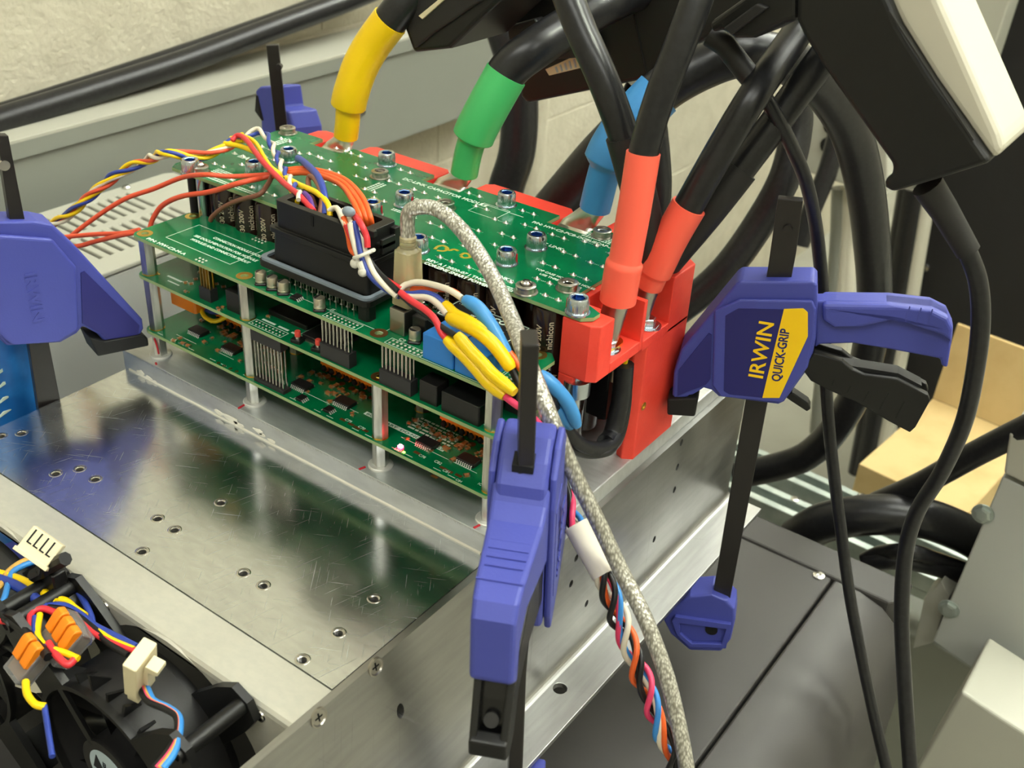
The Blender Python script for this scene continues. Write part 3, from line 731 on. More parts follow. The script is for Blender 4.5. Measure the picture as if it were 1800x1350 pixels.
lab.box(-5.6,-.07,0,-5.0,.07,.05); lab.box(-5.37,-.3,0,-5.23,.3,.05); lab.box(5.0,-.07,0,5.6,.07,.05)
lab = Proto(lab,'silkscreen_faint',0)
for i,(x,y) in enumerate(caps):
    o = put(capP,'capacitor',(x,y,6.5),dc); put(padp,'solder_pads',(x,y,ZD),o); put(lab,'pad_marks',(x,y,ZD),o)
# print on the sleeves of the front row, reading upwards
def sleeve_text(x, y, ang, body, size, z0, m='cap_print'):
    r = 7.16; cx = x+r*math.cos(ang); cy = y+r*math.sin(ang)
    xd = (0,0,1); yd = (-math.sin(ang),math.cos(ang),0)
    cap = next(o for o in dc.children if o.name.startswith('capacitor') and abs(ORG[o.name][0]-x) < .01 and abs(ORG[o.name][1]-y) < .01)
    o0 = ORG[cap.name]; text('sleeve_print',body,size,m,cap,(cx,cy,z0),xd,(-yd[0],-yd[1],0),.05,bold=.04)
front = [(x,y) for x,y in caps if y < 40]
for x,y in front:
    vx,vy = CC[0]-x, CC[1]-y; a = math.atan2(vy,vx)
    sleeve_text(x,y,a+.22,'330 <200V  nichicon',3.6,47)
    sleeve_text(x,y,a-.42,'nichicon  330 200V',3.2,50)
sleeve_text(68.4,37.5,math.atan2(CC[1]-37.5,CC[0]-68.4)+.65,'M  nichicon  330<200V',3.6,20)
# bolts
bh = MB(); bh.lathe((0,0,0),[(4.0,0),(4.15,.3),(4.15,5.4),(3.7,6.1),(2.9,6.15),(2.6,6.0)],28,cap=False)
for i in range(32):
    a = 2*math.pi*i/32; c_,s_ = math.cos(a),math.sin(a); bh.box(c_*4.12-.1,s_*4.12-.1,.5,c_*4.12+.1,s_*4.12+.1,4.3)
bh = Proto(bh,'zinc'); bs_ = MB(); bs_.lathe((0,0,6.05),[(2.7,0),(2.5,-.2),(2.3,-2.4),(.01,-2.6)],6,cap=False); bs_ = Proto(bs_,'blue_zinc',20)
bw = MB(); bw.lathe((0,0,0),[(4.9,0),(4.9,.45),(4.1,.5)],28); bw = Proto(bw,'zinc')
rm = MB(); rm.tube([(-2.6,-3.3,1.0),(-2.9,-3.1,3.0),(-2.6,-3.2,4.6)],.5,6); rm = Proto(rm,'marker_red')
for i,(u,v) in enumerate(((942,436),(890,463),(890,361),(1015,549),(680,290),(711,361),(655,378),(735,441),(508,283),(448,306),(336,303))):
    p = at(u,v,'z',ZD); o = put(bh,'bolt',(p[0],p[1],ZD+.4),dc,random.uniform(0,6)); put(bs_,'hex_socket',(p[0],p[1],ZD+.4),o); put(bw,'washer',(p[0],p[1],ZD),o)
    if i not in (2,4,10): put(rm,'torque_mark',(p[0],p[1],ZD+.4),o)
# threaded spacers
sp = MB(); sp.lathe((0,0,0),[(4.9,0),(4.9,.35),(3.9,.45),(3.7,2.0),(4.1,2.3),(4.1,3.0),(3.6,3.3),(2.5,3.3),(2.3,2.7),(2.3,-.5),(.01,-.5)],28); sp = Proto(sp,'nickel')
spr = MB(); 
for k in range(3): spr.lathe((0,0,2.4-k*.7),[(2.35,0),(1.9,-.25),(2.35,-.5)],18,cap=False)
spr = Proto(spr,'steel'); spc = MB(); spc.lathe((0,0,2.6),[(2.1,-1),(2.1,1.6),(1.5,2.2),(.01,2.3)],18); spc = Proto(spc,'steel')
for i,(u,v) in enumerate(((924,513),(998,508),(1058,415),(668,311),(506,234),(352,303),(783,366))):
    p = at(u,v,'z',ZD); o = put(sp,'threaded_spacer',(p[0],p[1],ZD),dc); put(spr if i not in (0,5) else spc,'thread',(p[0],p[1],ZD),o)
# long hex posts under the board
for x,y in ((84.2,35.5),(-138,36),(-128,33)):
    o = MB().lathe((x,y,0),[(4.0,0),(4.0,1.2),(2.3,1.3),(2.3,48),(5.6,48.2),(5.6,55),(2.6,55.2),(2.6,82.4)],16).build('post','black_plastic' if x < -137 else 'zinc',dc,30)
# silkscreen print
zt = ZD+.04; X,Y = (1,0,0),(0,1,0)
def onz(u,v): p = at(u,v,'z',ZD); return (p[0],p[1],zt)
text('lettering','DC-LINK CAPACITOR MODULE',3.6,'silkscreen',dc,onz(706,315),X,Y,.06,width=50,bold=.06)
text('lettering','P/N: HW-C2-PCB-DCBUSCAP-A',2.9,'silkscreen',dc,onz(934,391),X,Y,.06,width=42,bold=.06)
text('lettering','REV A | 2020-07 | THOMAS LIAO',2.7,'silkscreen',dc,onz(748,457),X,Y,.06,width=43,bold=.05)
text('lettering','CORZINE SMART POWER LAB',2.9,'silkscreen',dc,onz(744,463),X,Y,.06,width=38,bold=.07)
text('lettering','DANGER',5,'silkscreen',dc,onz(416,275),(1,-.02,0),Y,.06,bold=.15)
text('lettering','DC LINK -',3.2,'silkscreen',dc,onz(944,426),X,Y,.06,bold=.06); text('lettering','LINK -',3.2,'silkscreen',dc,onz(722,349),X,Y,.06,bold=.05); text('lettering','DC LINK +',3.0,'silkscreen',dc,onz(850,478),X,Y,.06,bold=.05)
text('lettering','TOP CASE MOUNTING HOLES',2.1,'silkscreen',dc,onz(940,473),X,Y,.06,bold=.04); text('lettering','USE THREADLOCKER',2.1,'silkscreen',dc,onz(947,482),X,Y,.06,bold=.04)
m = MB(); random.seed(5)
def lines(x0,y0,n,w,h,vert=False):
    for i in range(n):
        k = 0
        while k < w:
            l = random.uniform(.5,1.6)
            if vert: m.box(x0+i*h,y0+k,ZD,x0+i*h+h*.55,y0+k+l,ZD+.05)
            else: m.box(x0+k,y0-i*h,ZD,x0+k+l,y0-i*h+h*.55,ZD+.05)
            k += l+.35
p = onz(672,325); lines(p[0]-3,p[1]-9,3,10,1.8,True)
p = onz(508,245); lines(p[0]-2.5,p[1]-10,3,10,1.8,True)
p = onz(395,298); lines(p[0]-3,p[1]-2,5,16,1.4)
p = onz(1068,418); lines(p[0]-10,p[1]-1,4,14,1.5)
p = onz(540,335); lines(-72,34,2,40,1.7); lines(-140,33.4,2,52,1.6)
p = onz(690,367); lines(p[0],p[1],2,14,1.3)
lines(40,33.6,3,13,1.2)
p = onz(560,312); lines(p[0]-4,p[1]+1,4,9,1.4)
tag(m.build('fine_print','silkscreen',dc,0),kind='stuff')
silk(dc,ZD,[(-8,94.5,14,94.8)]+frame(-9,84,6,96,.2))
# felt pen initials
m = MB()
for pts in ([(764,438),(770,433),(780,432),(787,437),(780,441),(768,440)],[(783,436),(790,440),(798,438),(806,441)],[(809,449),(816,445),(824,447),(826,452),(815,453),(810,450)],[(826,449),(834,452),(840,450)],[(834,447),(837,455)]):
    P = spline([at(u,v,'z',ZD+.02) for u,v in pts],4); m.tube([(q[0],q[1],ZD) for q in P],.7,6)
for i in range(len(m.v)): x,y,z = m.v[i]; m.v[i] = (x,y,ZD+max(0,(z-ZD))*.1)
m.build('felt_pen_initials','marker_ochre',dc)

# ------------------------------------------------------------------ red printed rail behind the board and red end bracket
t = thing('cable_rail',(-30,112,0),'long red printed rail along the back edge of the capacitor board','rail')
m = MB()
pl = [(-128,96),(60,96),(60,122),(-128,122)]
for x0,x1 in ((-137,-122),(-100.5,-48),(-25.5,25)):
    m.plate([(x0,95),(x1,95),(x1,119),(x1-3,122),(x0+3,122),(x0,119)],40,82.2)
m.plate([(-137,95),(74,95),(74,99.5),(-137,99.5)],40,82.2)
for x0,x1 in ((-122,-100.5),(-48,-25.5),(25,45)): m.plate([(x0,99),(x1,99),(x1,117),(x0,117)],40,78.6)
m.plate([(45,99),(74,99),(74,114),(50,122),(45,122)],40,82.2)
m.build('rail_body','red_print',t,0,.4)
MB().plate([(-137,100),(74,100),(74,118),(-137,118)],0,40).build('rail_foot','red_print',t,0,.4)
br = thing('end_bracket',(84,66,0),'red printed bracket at the right end of the boards holding two cable lugs','bracket')
m = MB()
m.plate([(78,31),(90.5,31),(94,33.4),(94,43),(86,43),(86,46),(78,46)],57.5,82)                       # front block
m.plate([(78,31),(85,31),(85,40),(78,43)],50,57.5)                                                     # its lower lip
m.build('front_block','red_print',br,0,.5)
m = MB(); m.plate([(84,43),(94,43),(94,66),(74,66),(74,46),(84,46)],57.5,62); m.build('front_shelf','red_print',br,0,.3)
m = MB(); m.plate([(74,66),(94,66),(94,68.5),(74,68.5)],57.5,80); m.build('divider','red_print',br,0,.3)
m = MB(); m.plate([(74,46),(77,46),(77,98),(74,98)],57.5,82); m.build('inner_wall','red_print',br,0,.3)
m = MB(); m.plate([(74,68.5),(94,68.5),(94,90),(74,90)],56.5,61); m.build('rear_shelf','red_print',br,0,.3)
m = MB(); m.plate([(89.5,70.6),(93.8,73.6),(93.8,108),(86,112),(86,72)],0,58); m.plate([(74,90),(93.8,90),(93.8,108),(86,114),(74,114)],56,82); m.build('column','red_print',br,0,.5)
hb = MB(); hb.lathe((0,0,0),[(5.2,0),(5.2,.8),(3.6,.9),(3.6,3.6),(3.0,4.0)],6); hb.lathe((0,0,-.1),[(6,0),(6,.5)],24); hb = Proto(hb,'zinc',20)
put(hb,'terminal_bolt',(86.5,52,62),br,.3); put(hb,'terminal_bolt',(88,82,61),br,.7)
MB().prism(rrect(78,48,90,62,4), lambda a,b,h:(a,b,h), 62, 63.2).build('brass_tab','gold',br,0)
ins = MB(); ins.lathe((0,0,0),[(1.9,0),(1.9,.3),(1.3,.35),(1.2,-.8),(.01,-.8)],18,(1,0,0)); p = at(1131,714,'x',93.9); ins.v = [(x+p[0],y+p[1],z+p[2]) for x,y,z in ins.v]; ins.build('brass_insert','gold',br)
# ------------------------------------------------------------------ power cables
def cable(name, label, path, r, shrink=None, smat=None, group=None, lug=None, sleeve=None, cat='cable'):
    """path: smooth list of points; shrink = (points, radii); lug = (foot, base, width)"""
    t = thing(name, tuple(path[0]), label, cat, group)
    MB().tube(path, r, 20).build('jacket','black_cable',t,60)
    if shrink: MB().tube(shrink[0], 1, 24, True, shrink[1]).build('heat_shrink',smat,t,60)
    if sleeve: MB().tube(sleeve[0], sleeve[1], 22).build('black_sleeve','black_soft',t,60)
    return t
def stepped(lo, hi, r0, r1, n=10):
    """heat shrink: narrow over the lug barrel, wide over the cable"""
    P = spline(lo,n)+spline([lo[-1]]+hi,n)[1:]; k = len(spline(lo,n)); R_ = []
    for i in range(len(P)):
        s = min(1,max(0,(i-k+3)/4)); R_.append(r0+(r1-r0)*s*s*(3-2*s))
    return P, R_
def lugpart(t, x0, x1, yb, z0, path0, r, lm='solder'):
    """crimped copper lug: flat tongue between the board and a flared barrel"""
    xm = (x0+x1)/2; p = Vector(path0)
    m = MB(); n = 20; rings = [((xm,yb-8,z0+.5),(x1-x0)*.46,1.2),((xm,yb-3,z0+1.0),(x1-x0)*.46,1.6),((xm,yb,z0+3),(x1-x0)*.44,2.6),(((xm+p.x)/2,(yb+p.y)/2,(z0+p.z)/2+1.5),(r+(x1-x0)*.42)/2,(r+3)/2+.6),(tuple(p),r,r),(tuple(p+Vector((0,0,3))),r,r)]
    vs=[];fs=[]
    for c,a,b in rings:
        for i in range(n):
            q = 2*math.pi*i/n; vs.append((c[0]+a*math.cos(q), c[1]+b*math.sin(q)*(1 if c[2]>z0+2.5 else .3), c[2]+(b*math.sin(q)*.5 if c[2] <= z0+2.5 else 0)))
    for j in range(len(rings)-1):
        for i in range(n): fs.append((j*n+i,j*n+(i+1)%n,(j+1)*n+(i+1)%n,(j+1)*n+i))
    fs += [tuple(range(n-1,-1,-1)),tuple(range((len(rings)-1)*n,len(rings)*n))]
    m.add(vs,fs); m.build('cable_lug',lm,t,50)
YP = 111
y_lo = [at(608,240,'y',YP),at(611,212,'y',YP),at(612,188,'y',YP+.5)]
y_hi = [at(617,165,'y',YP+1),at(632,120,'y',YP+4),at(655,78,'y',YP+8),at(686,36,'y',YP+12)]
t = cable('phase_cable','thick cable with yellow heat shrink at its end, leftmost behind the capacitor board',spline([at(632,120,'y',YP+4),at(655,78,'y',YP+8),at(686,36,'y',YP+12),at(715,2,'y',YP+17),at(770,-50,'y',YP+30),at(860,-110,'y',YP+60)]),8.3,stepped(y_lo,y_hi,6.2,8.9),'shrink_yellow','phase cables')
lugpart(t,-121,-102,108,80,y_lo[0],5.6)
g_lo = [at(816,305,'y',YP),at(823,270,'y',YP),at(831,243,'y',YP)]
g_hi = [at(840,222,'y',YP+1),at(862,180,'y',YP+4),at(890,130,'y',YP+9)]
t = cable('phase_cable','thick cable with green heat shrink at its end, behind the middle of the capacitor board',spline([at(862,180,'y',YP+4),at(895,122,'y',YP+10),at(945,82,'y',YP+20),at(1010,40,'y',YP+40),at(1080,0,'y',YP+60),at(1180,-40,'y',YP+100)]),9.2,stepped(g_lo,g_hi,6.6,9.8),'shrink_green','phase cables')
lugpart(t,-47,-27,108,80,g_lo[0],5.8)
b_lo = [at(1046,366,'y',YP),at(1056,325,'y',YP),at(1066,288,'y',YP)]
b_hi = [at(1080,258,'y',YP+2),at(1112,212,'y',YP+8),at(1158,164,'y',YP+16)]
t = cable('phase_cable','thick cable with blue heat shrink at its end, rightmost behind the capacitor board',spline([at(1112,212,'y',YP+8),at(1165,158,'y',YP+18),at(1240,115,'y',YP+30),at(1310,95,'y',YP+40),at(1390,110,'y',YP+60),at(1460,170,'y',YP+90),at(1505,260,'y',YP+120),at(1530,400,'y',YP+150),at(1535,560,'y',YP+180),at(1500,700,'y',YP+200),at(1420,800,'y',YP+210),at(1300,835,'y',YP+210)]),9.6,stepped(b_lo,b_hi,7.0,10.4),'shrink_blue','phase cables')
lugpart(t,25.5,44.5,108,80,b_lo[0],6.2)
# supply cables at the red bracket
r_lo = [at(1086,528,'y',56),at(1092,490,'y',56),at(1098,460,'y',56)]
r_hi = [at(1102,440,'y',56.5),at(1118,350,'y',58),at(1131,268,'y',60)]
t = cable('supply_cable','black cable with red heat shrink standing upright at the front of the red bracket',spline([at(1118,350,'y',58),at(1133,262,'y',60),at(1160,170,'y',63),at(1195,80,'y',68),at(1232,-20,'y',76),at(1275,-150,'y',88),at(1310,-300,'y',100)]),5.6,stepped(r_lo,r_hi,7.2,6.3),'shrink_red','supply cables')
lugpart(t,77,90,56,62,r_lo[0],5,'nickel')
q_lo = [at(1140,500,'y',80),at(1150,478,'y',80)]
q_hi = [at(1158,462,'y',80.5),at(1178,420,'y',82),at(1211,362,'y',85)]
t = cable('supply_cable','black cable with red heat shrink leaning right out of the red bracket',spline([at(1178,420,'y',82),at(1213,358,'y',85),at(1270,258,'y',92),at(1330,160,'y',102),at(1400,60,'y',132),at(1440,0,'y',142),at(1500,-110,'y',150),at(1540,-250,'y',170)]),6.0,stepped(q_lo,q_hi,6.0,7.0),'shrink_red','supply cables')
lugpart(t,78,90,80,61,q_lo[0],5,'nickel')
MB().cyl((84,76,64),(84,79,70),4.5,4.5,18).build('bolt_head','zinc',t)
cable('supply_cable','black cable crossing in front of the blue heat shrink, black sleeve at its end',spline([at(1146,470,'y',82),at(1128,360,'y',78),at(1100,250,'y',74),at(1060,140,'y',72),at(1020,50,'y',74),at(990,-30,'y',78),at(950,-150,'y',88),at(920,-300,'y',100)]),6.0,None,None,'supply cables',sleeve=(spline([at(1150,480,'y',82.5),at(1128,360,'y',78),at(1096,238,'y',73.8)]),7.0))
cable('supply_cable','black cable with dull black sleeve running beside the leaning red one',spline([at(1172,455,'y',95),at(1240,375,'y',100),at(1320,272,'y',110),at(1400,165,'y',122),at(1452,95,'y',130),at(1520,0,'y',150),at(1570,-120,'y',170)]),6.2,None,None,'supply cables',sleeve=(spline([at(1165,464,'y',95),at(1240,375,'y',100),at(1302,296,'y',108)]),7.2))
# thick loose cables behind
def loose(label, pts, r, m='black_cable', n=8):
    P = C(*pts,n=n); o = MB().tube(P,r,18).build('thick_cable',m,None,60,loc=tuple(P[0])); return tag(o,label,'cable')
loose('thick black cable falling straight down beside the green heat shrink',[(860,-10,'y',330),(890,60,'y',330),(912,150,'y',330),(910,260,'y',325),(890,330,'y',320),(870,420,'y',310)],13)
loose('thick black cable sloping down behind the blue heat shrink',[(1140,160,'y',240),(1110,215,'y',235),(1050,280,'y',225),(990,350,'y',215),(930,420,'y',205)],13)
loose('thick black cable looping down to the right of the red bracket',[(1395,165,'y',300),(1400,220,'y',300),(1380,310,'y',290),(1330,400,'y',280),(1270,480,'y',265),(1200,540,'y',250),(1150,570,'y',240)],9)
loose('thin dark cable behind the upright black supply cable',[(1150,200,'y',200),(1160,330,'y',195),(1145,440,'y',190),(1130,470,'y',185)],6)
loose('thick black cable crossing over the steel rails towards the grey cabinet',[(1400,945,'y',300),(1450,918,'y',300),(1530,905,'y',305),(1620,910,'y',320),(1700,940,'y',345),(1760,980,'y',370)],13)
loose('black cable rising to the right across the cardboard box',[(1540,885,'y',330),(1620,850,'y',320),(1720,795,'y',310),(1830,740,'y',300)],7.5)
loose('black cable along the painted wall above the grey wireway',[(-60,232,'x',-404),(0,212,'x',-404),(150,165,'x',-404),(320,110,'x',-404),(480,50,'x',-404),(640,-10,'x',-404),(800,-80,'x',-404)],9)
loose('second black cable resting on the grey wireway',[(-60,216,'x',-420),(0,200,'x',-420),(150,152,'x',-420),(320,95,'x',-420),(480,38,'x',-420),(640,-22,'x',-420)],7)
# ------------------------------------------------------------------ big black plug
pg = thing('wiring_plug',(-24,15,74),'large black plug pressed into the sealed connector on the top board','connector')
MB().prism(rrect(-52,5.5,2,25.5,2.5), lambda a,b,h:(a+(h-74)*.04*(1 if a<-25 else -1),b+(h-74)*.05*(1 if b<15 else -1),h), 74, 89).build('lower_shell','black_plastic',pg,30,.4)
MB().prism(rrect(-53,5,2.6,26,2.5), lambda a,b,h:(a,b,h), 86.5, 88.6).build('shell_lip','black_plastic',pg,30,.5)
MB().prism(rrect(-50,7,1,24.5,2), lambda a,b,h:(a,b,h), 88, 100.5, [rrect(-46.5,10,-3.5,22,1.5)]).build('upper_shell','black_plastic',pg,30,.35)
MB().box(-47,9.5,88,-3,22.5,92).build('wire_seal','black_rubber',pg,0)
m = MB(); m.cyl((-53.5,15,84),(-50.5,15,84),5.5,5.5,20); m.build('pivot_boss','black_plastic',pg)
m = MB(); m.box(1,12,93,4.5,20,95); m.box(3,12,91,4.5,20,97); m.box(-3,8,99,3.6,10.2,101.6); m.box(0,20.5,90,3.5,24,99); m.build('latch','black_plastic',pg,0,.3)
m = MB(); m.box(-29.2,6.7,95,-27.8,7.1,99.4); m.build('key_slot','dark_hole',pg,0)

def wire(par, pts, r, m, n=8):
    P = pts if not isinstance(pts[0], tuple) else C(*pts,n=n)
    return MB().tube(P,r,8).build('wire',m,par,60)
WR = 1.0
# left going twisted loom
lm = thing('wire_loom',tuple(at(430,243,'z',94)),'twisted loom of yellow, blue, white and red wires leaving the plug to the left','wires')
main = C((40,412,'x',-240),(105,386,'x',-214),(150,350,'x',-196),(205,308,'x',-180),(258,283,'x',-166),(295,269,'z',91),(330,272,'z',89.5),(360,272,'z',89),(388,262,'z',91),(412,248,'z',93),(430,243,'z',95),n=10)
for k,mm in enumerate(('wire_yellow','wire_blue','wire_yellow','wire_white','wire_vermilion')):
    wire(lm,twist(main,1.55,40,k,5,.4,loose=.5),WR,mm)
bw_ = C((430,243,'z',95),(452,230,'z',97),(468,238,'z',97),(482,262,'z',96),(497,295,'z',97),(515,325,'z',99),(530,352,'z',101),n=10)
for k,mm in enumerate(('wire_blue','wire_white')): wire(lm,twist(bw_,1.15,24,k,2),WR,mm)
wire(lm,[(408,247,'z',95),(418,238,'z',97),(433,246,'z',98),(460,282,'z',98),(495,318,'z',99),(525,343,'z',101),(552,372,'z',99)],1.25,'wire_red')
wire(lm,[(405,243,'z',94),(430,240,'z',96),(450,252,'z',97),(468,282,'z',97),(488,308,'z',98),(508,330,'z',99),(523,356,'z',98)],WR,'wire_yellow')
wire(lm,[(395,252,'z',93),(425,258,'z',94),(455,272,'z',95),(480,298,'z',96),(520,322,'z',99),(555,338,'z',102),(576,358,'z',101),(580,380,'z',97)],1.25,'wire_yellow')
# orange and brown leads
ol = thing('orange_leads',tuple(at(575,305,'z',96)),'orange leads arching out of the right end of the plug to the left','wires')
for k,(dx,dy) in enumerate(((0,0),(-7,4),(-14,8))):
    wire(ol,[(654-dx*.2-k*8,398,'z',97),(650-k*9,378,'z',102),(636-k*8+0,345+dy,'z',104),(610-k*5,318+dy,'z',102),(575-k*3,303+dy,'z',99),(535,296+dy,'z',97),(505,298+dy,'z',95),(480,305+dy*.6,'z',93)],1.15,'wire_orange')
wire(ol,[(480,306,'z',93),(440,309,'z',90),(400,310,'z',89),(360,307,'z',89.5),(320,312,'y',26),(270,332,'y',22),(215,352,'y',15),(150,395,'y',5),(95,440,'y',-5)],1.15,'wire_vermilion')
wire(ol,[(485,306,'z',93),(460,313,'z',91),(420,322,'y',26),(370,337,'y',25),(320,345,'y',22),(287,360,'y',20),(270,382,'y',18),(262,405,'y',16)],1.25,'wire_vermilion')
wire(ol,[(480,307,'z',93),(470,325,'z',90),(455,342,'y',28),(420,352,'y',27),(392,365,'y',27),(374,380,'y',26),(370,388,'y',26)],1.15,'wire_brown')
wire(ol,[(245,404,'y',6),(215,410,'y',4),(165,412,'y',0),(100,418,'y',-8)],1.15,'wire_vermilion')
wire(ol,[(245,408,'y',6),(215,413,'y',3),(165,425,'y',0),(140,432,'y',-3),(95,436,'y',-8)],1.15,'wire_vermilion')
# blue and brown loop
lp = thing('jumper_loop',tuple(at(565,330,'z',99)),'short blue and brown wire loops standing up out of the plug','wires')
wire(lp,[(572,378,'z',97),(570,345,'z',102),(560,312,'z',104),(540,290,'z',101),(524,278,'z',95)],1.6,'wire_blue')
wire(lp,[(562,378,'z',97),(566,345,'z',102),(556,318,'z',103),(545,310,'z',102),(542,322,'z',100),(548,345,'z',99),(555,368,'z',97)],1.2,'wire_brown')
wire(lp,[(552,378,'z',97),(545,352,'z',101),(535,340,'z',101)],1.2,'wire_purple')
# tied harness running down to the right
th = thing('tied_harness',tuple(at(635,445,'y',4)),'white, blue, red, black and orange wires tied together over the black plug','wires')
hp_ = C((616,392,'y',6),(628,425,'y',5),(640,455,'y',3.5),(658,482,'y',3),(682,502,'y',3),(704,516,'y',3),n=10)
for k,mm in enumerate(('wire_white','wire_blue','wire_white','wire_red','wire_black')): wire(th,twist(hp_,1.7,60,k,5,2.2),1.15,mm)
wire(th,[(578,370,'z',99),(592,366,'z',101),(602,385,'y',8),(612,405,'y',6),(620,420,'y',5.5)],1.2,'wire_white')
wire(th,[(602,370,'z',100),(612,378,'z',100),(618,395,'y',6)],1.2,'wire_white')
wire(th,[(604,382,'y',8),(612,412,'y',5),(618,440,'y',4.5),(632,450,'y',4)],1.2,'wire_orange')
wire(th,[(614,370,'z',100),(632,390,'y',7),(644,415,'y',5.5),(646,435,'y',4.5)],1.3,'wire_red')
wire(th,[(704,516,'y',3),(722,517,'y',4),(745,515,'y',5),(765,521,'y',6),(779,533,'y',6)],1.25,'wire_blue')
wire(th,[(700,512,'y',3),(715,500,'y',6),(742,497,'y',8),(785,508,'y',9),(812,524,'y',9)],1.3,'wire_white')
wire(th,[(708,518,'y',3),(722,522,'y',3),(750,523,'y',4),(768,533,'y',4),(785,552,'y',3)],1.3,'wire_white')
wire(th,[(704,514,'y',2),(722,528,'y',0),(748,545,'y',-2),(765,562,'y',-4),(776,585,'y',-5),(790,600,'y',-5.5)],1.3,'wire_red')
wire(th,[(704,518,'y',2),(730,540,'y',0),(755,558,'y',-2),(775,574,'y',-4),(800,590,'y',-5)],1.2,'wire_black')
wire(th,[(700,505,'y',5),(725,508,'y',8),(760,508,'y',10),(790,510,'y',11),(806,518,'y',11)],1.2,'wire_orange')
for nm,u,v in (('tie',640,448),):
    c = at(u,v,'y',3.5); P = [Vector((c[0]+4.6*math.cos(a)*.75,c[1]+4.2*math.sin(a),c[2]+2.0*math.cos(a)+.4)) for a in np.linspace(0,2*math.pi,25)]
    MB().tube(P,.8,8).build('cable_tie','nylon',th)
for u,v in ((624,463),(638,478)):
    c = at(u,v,'y',.5); m = MB().sphere((0,0,0),2.0,14,(1,1,1)); m.v = [(x+c[0],y+c[1],z+c[2]) for x,y,z in m.v]; m.build('tie_head','nylon',th)
MB().tube([at(632,460,'y',.8),at(638,474,'y',.6)],1.5,10).build('tie_tail','nylon',th)
c = at(613,372,'y',9); MB().sphere(tuple(c),2.3,14,(1.3,1,.9)).build('splice_bead','gasket_grey',th)
# sleeved ends over the relays
sl = thing('sleeved_wires',tuple(at(811,619,'y',-5)),'yellow and blue sleeved wire splices draped over the blue relays','wires')
def sleeve(pts, r, m, n=8, r1=None):
    P = C(*pts,n=n); k = len(P); R_ = [r*(.72+.28*min(1,min(i,k-1-i)/4))*(1+.06*math.sin(i/k*math.pi)) for i in range(k)]
    return MB().tube(P,r,14,True,R_).build('sleeve',m,sl,60)
sleeve([(784,596,'y',-5.5),(811,620,'y',-6),(836,646,'y',-6.5),(858,672,'y',-7),(888,697,'y',-8)],2.4,'shrink_yellow')
sleeve([(803,588,'y',-5),(824,614,'y',-5.5),(850,641,'y',-6),(868,660,'y',-6.5),(905,690,'y',-7.5)],2.4,'shrink_yellow')
sleeve([(788,558,'y',3),(810,568,'y',2),(842,584,'y',1),(868,606,'y',1),(888,632,'y',1),(899,650,'y',1)],2.5,'shrink_yellow')
sleeve([(781,533,'y',6),(797,551,'y',5),(822,564,'y',4),(852,583,'y',3)],2.2,'shrink_yellow')
sleeve([(816,526,'y',9),(840,541,'y',9),(862,571,'y',8),(878,600,'y',7),(894,632,'y',6)],2.6,'shrink_blue')
wire(sl,[(888,697,'y',-8),(905,710,'y',-9),(930,728,'y',-10),(960,760,'y',-5),(975,790,'y',0)],1.3,'wire_pink')
wire(sl,[(895,620,'y',6),(910,640,'y',6),(925,665,'y',6),(935,700,'y',6)],1.5,'wire_orange')
wire(sl,[(895,640,'y',4),(905,660,'y',4),(920,690,'y',3)],1.5,'wire_black')
sleeve([(948,656,'y',14),(975,680,'y',16),(1000,712,'y',20),(1014,748,'y',24)],2.6,'shrink_blue')
sleeve([(950,690,'y',14),(975,712,'y',18),(992,735,'y',22),(1003,750,'y',26)],2.4,'shrink_blue')
wire(sl,[(965,700,'y',14),(985,740,'y',24),(1010,775,'y',30),(1045,790,'y',40),(1075,780,'y',52),(1090,750,'y',62),(1098,690,'y',64),(1090,640,'y',64)],3.3,'black_cable')
wire(sl,[(975,780,'y',10),(1000,790,'y',26),(1035,800,'y',36),(1070,795,'y',46),(1085,778,'y',56)],1.6,'black_cable')
# black cased part and white plug under the red bracket
t = thing('bracket_plug',tuple(at(1100,650,'y',68)),'small white plug with a black lead tucked under the red bracket','connector')
MB().cbox(74,62,22,84,72,50,.6).build('black_body','black_gloss',t,0); MB().cbox(82,64,40,88,70,57,.4).build('white_housing','ivory_plastic',t,0)
wire(t,[(1105,610,'y',64),(1100,630,'y',64),(1096,650,'y',64)],1.2,'wire_yellow')
MB().tube(spline([at(1097,640,'y',63),at(1092,700,'y',63),at(1078,760,'y',58),at(1065,780,'y',50)]),4.2,12).build('black_lead','black_cable',t,60)

# ------------------------------------------------------------------ USB lead
us = thing('usb_lead',(19,10.5,75),'clear silvery USB lead plugged into the top board and hanging to the front right','cable')
MB().prism(rrect(14.2,5.6,23.6,15.6,1.5), lambda a,b,h:(19+(a-19)*(1.0 if h<98 else .84),10.5+(b-10.5)*(1.0 if h<98 else .84),h), 75.4, 98).build('plug_body','clear_amber',us,30,.8)
MB().lathe((19,10.5,98),[(4.6,0),(3.9,.8),(3.3,1.2),(3.3,2.2),(3.0,2.4),(3.3,2.7),(3.3,3.6),(3.0,3.9),(3.3,4.2),(3.3,5.4),(2.6,6.2)],20).build('strain_relief','clear_amber',us)
MB().box(15.6,7,76,22.2,14,84).build('metal_shell','nickel',us,0); MB().cyl((19,10.5,84),(19,10.5,97),2.4,1.9,14).build('inner_core','solder',us)
braid = bpy.data.materials.new('silver_braid'); braid.use_nodes = True; nt = braid.node_tree; b = nt.nodes['Principled BSDF']
tc = nt.nodes.new('ShaderNodeTexCoord'); vo = nt.nodes.new('ShaderNodeTexVoronoi'); vo.inputs['Scale'].default_value = 1100
mp = nt.nodes.new('ShaderNodeMapping'); mp.inputs['Rotation'].default_value = (.3,.5,.9); mp.inputs['Scale'].default_value = (1,1,.35)
cr = nt.nodes.new('ShaderNodeMapRange'); cr.inputs[1].default_value=.1; cr.inputs[2].default_value=.7
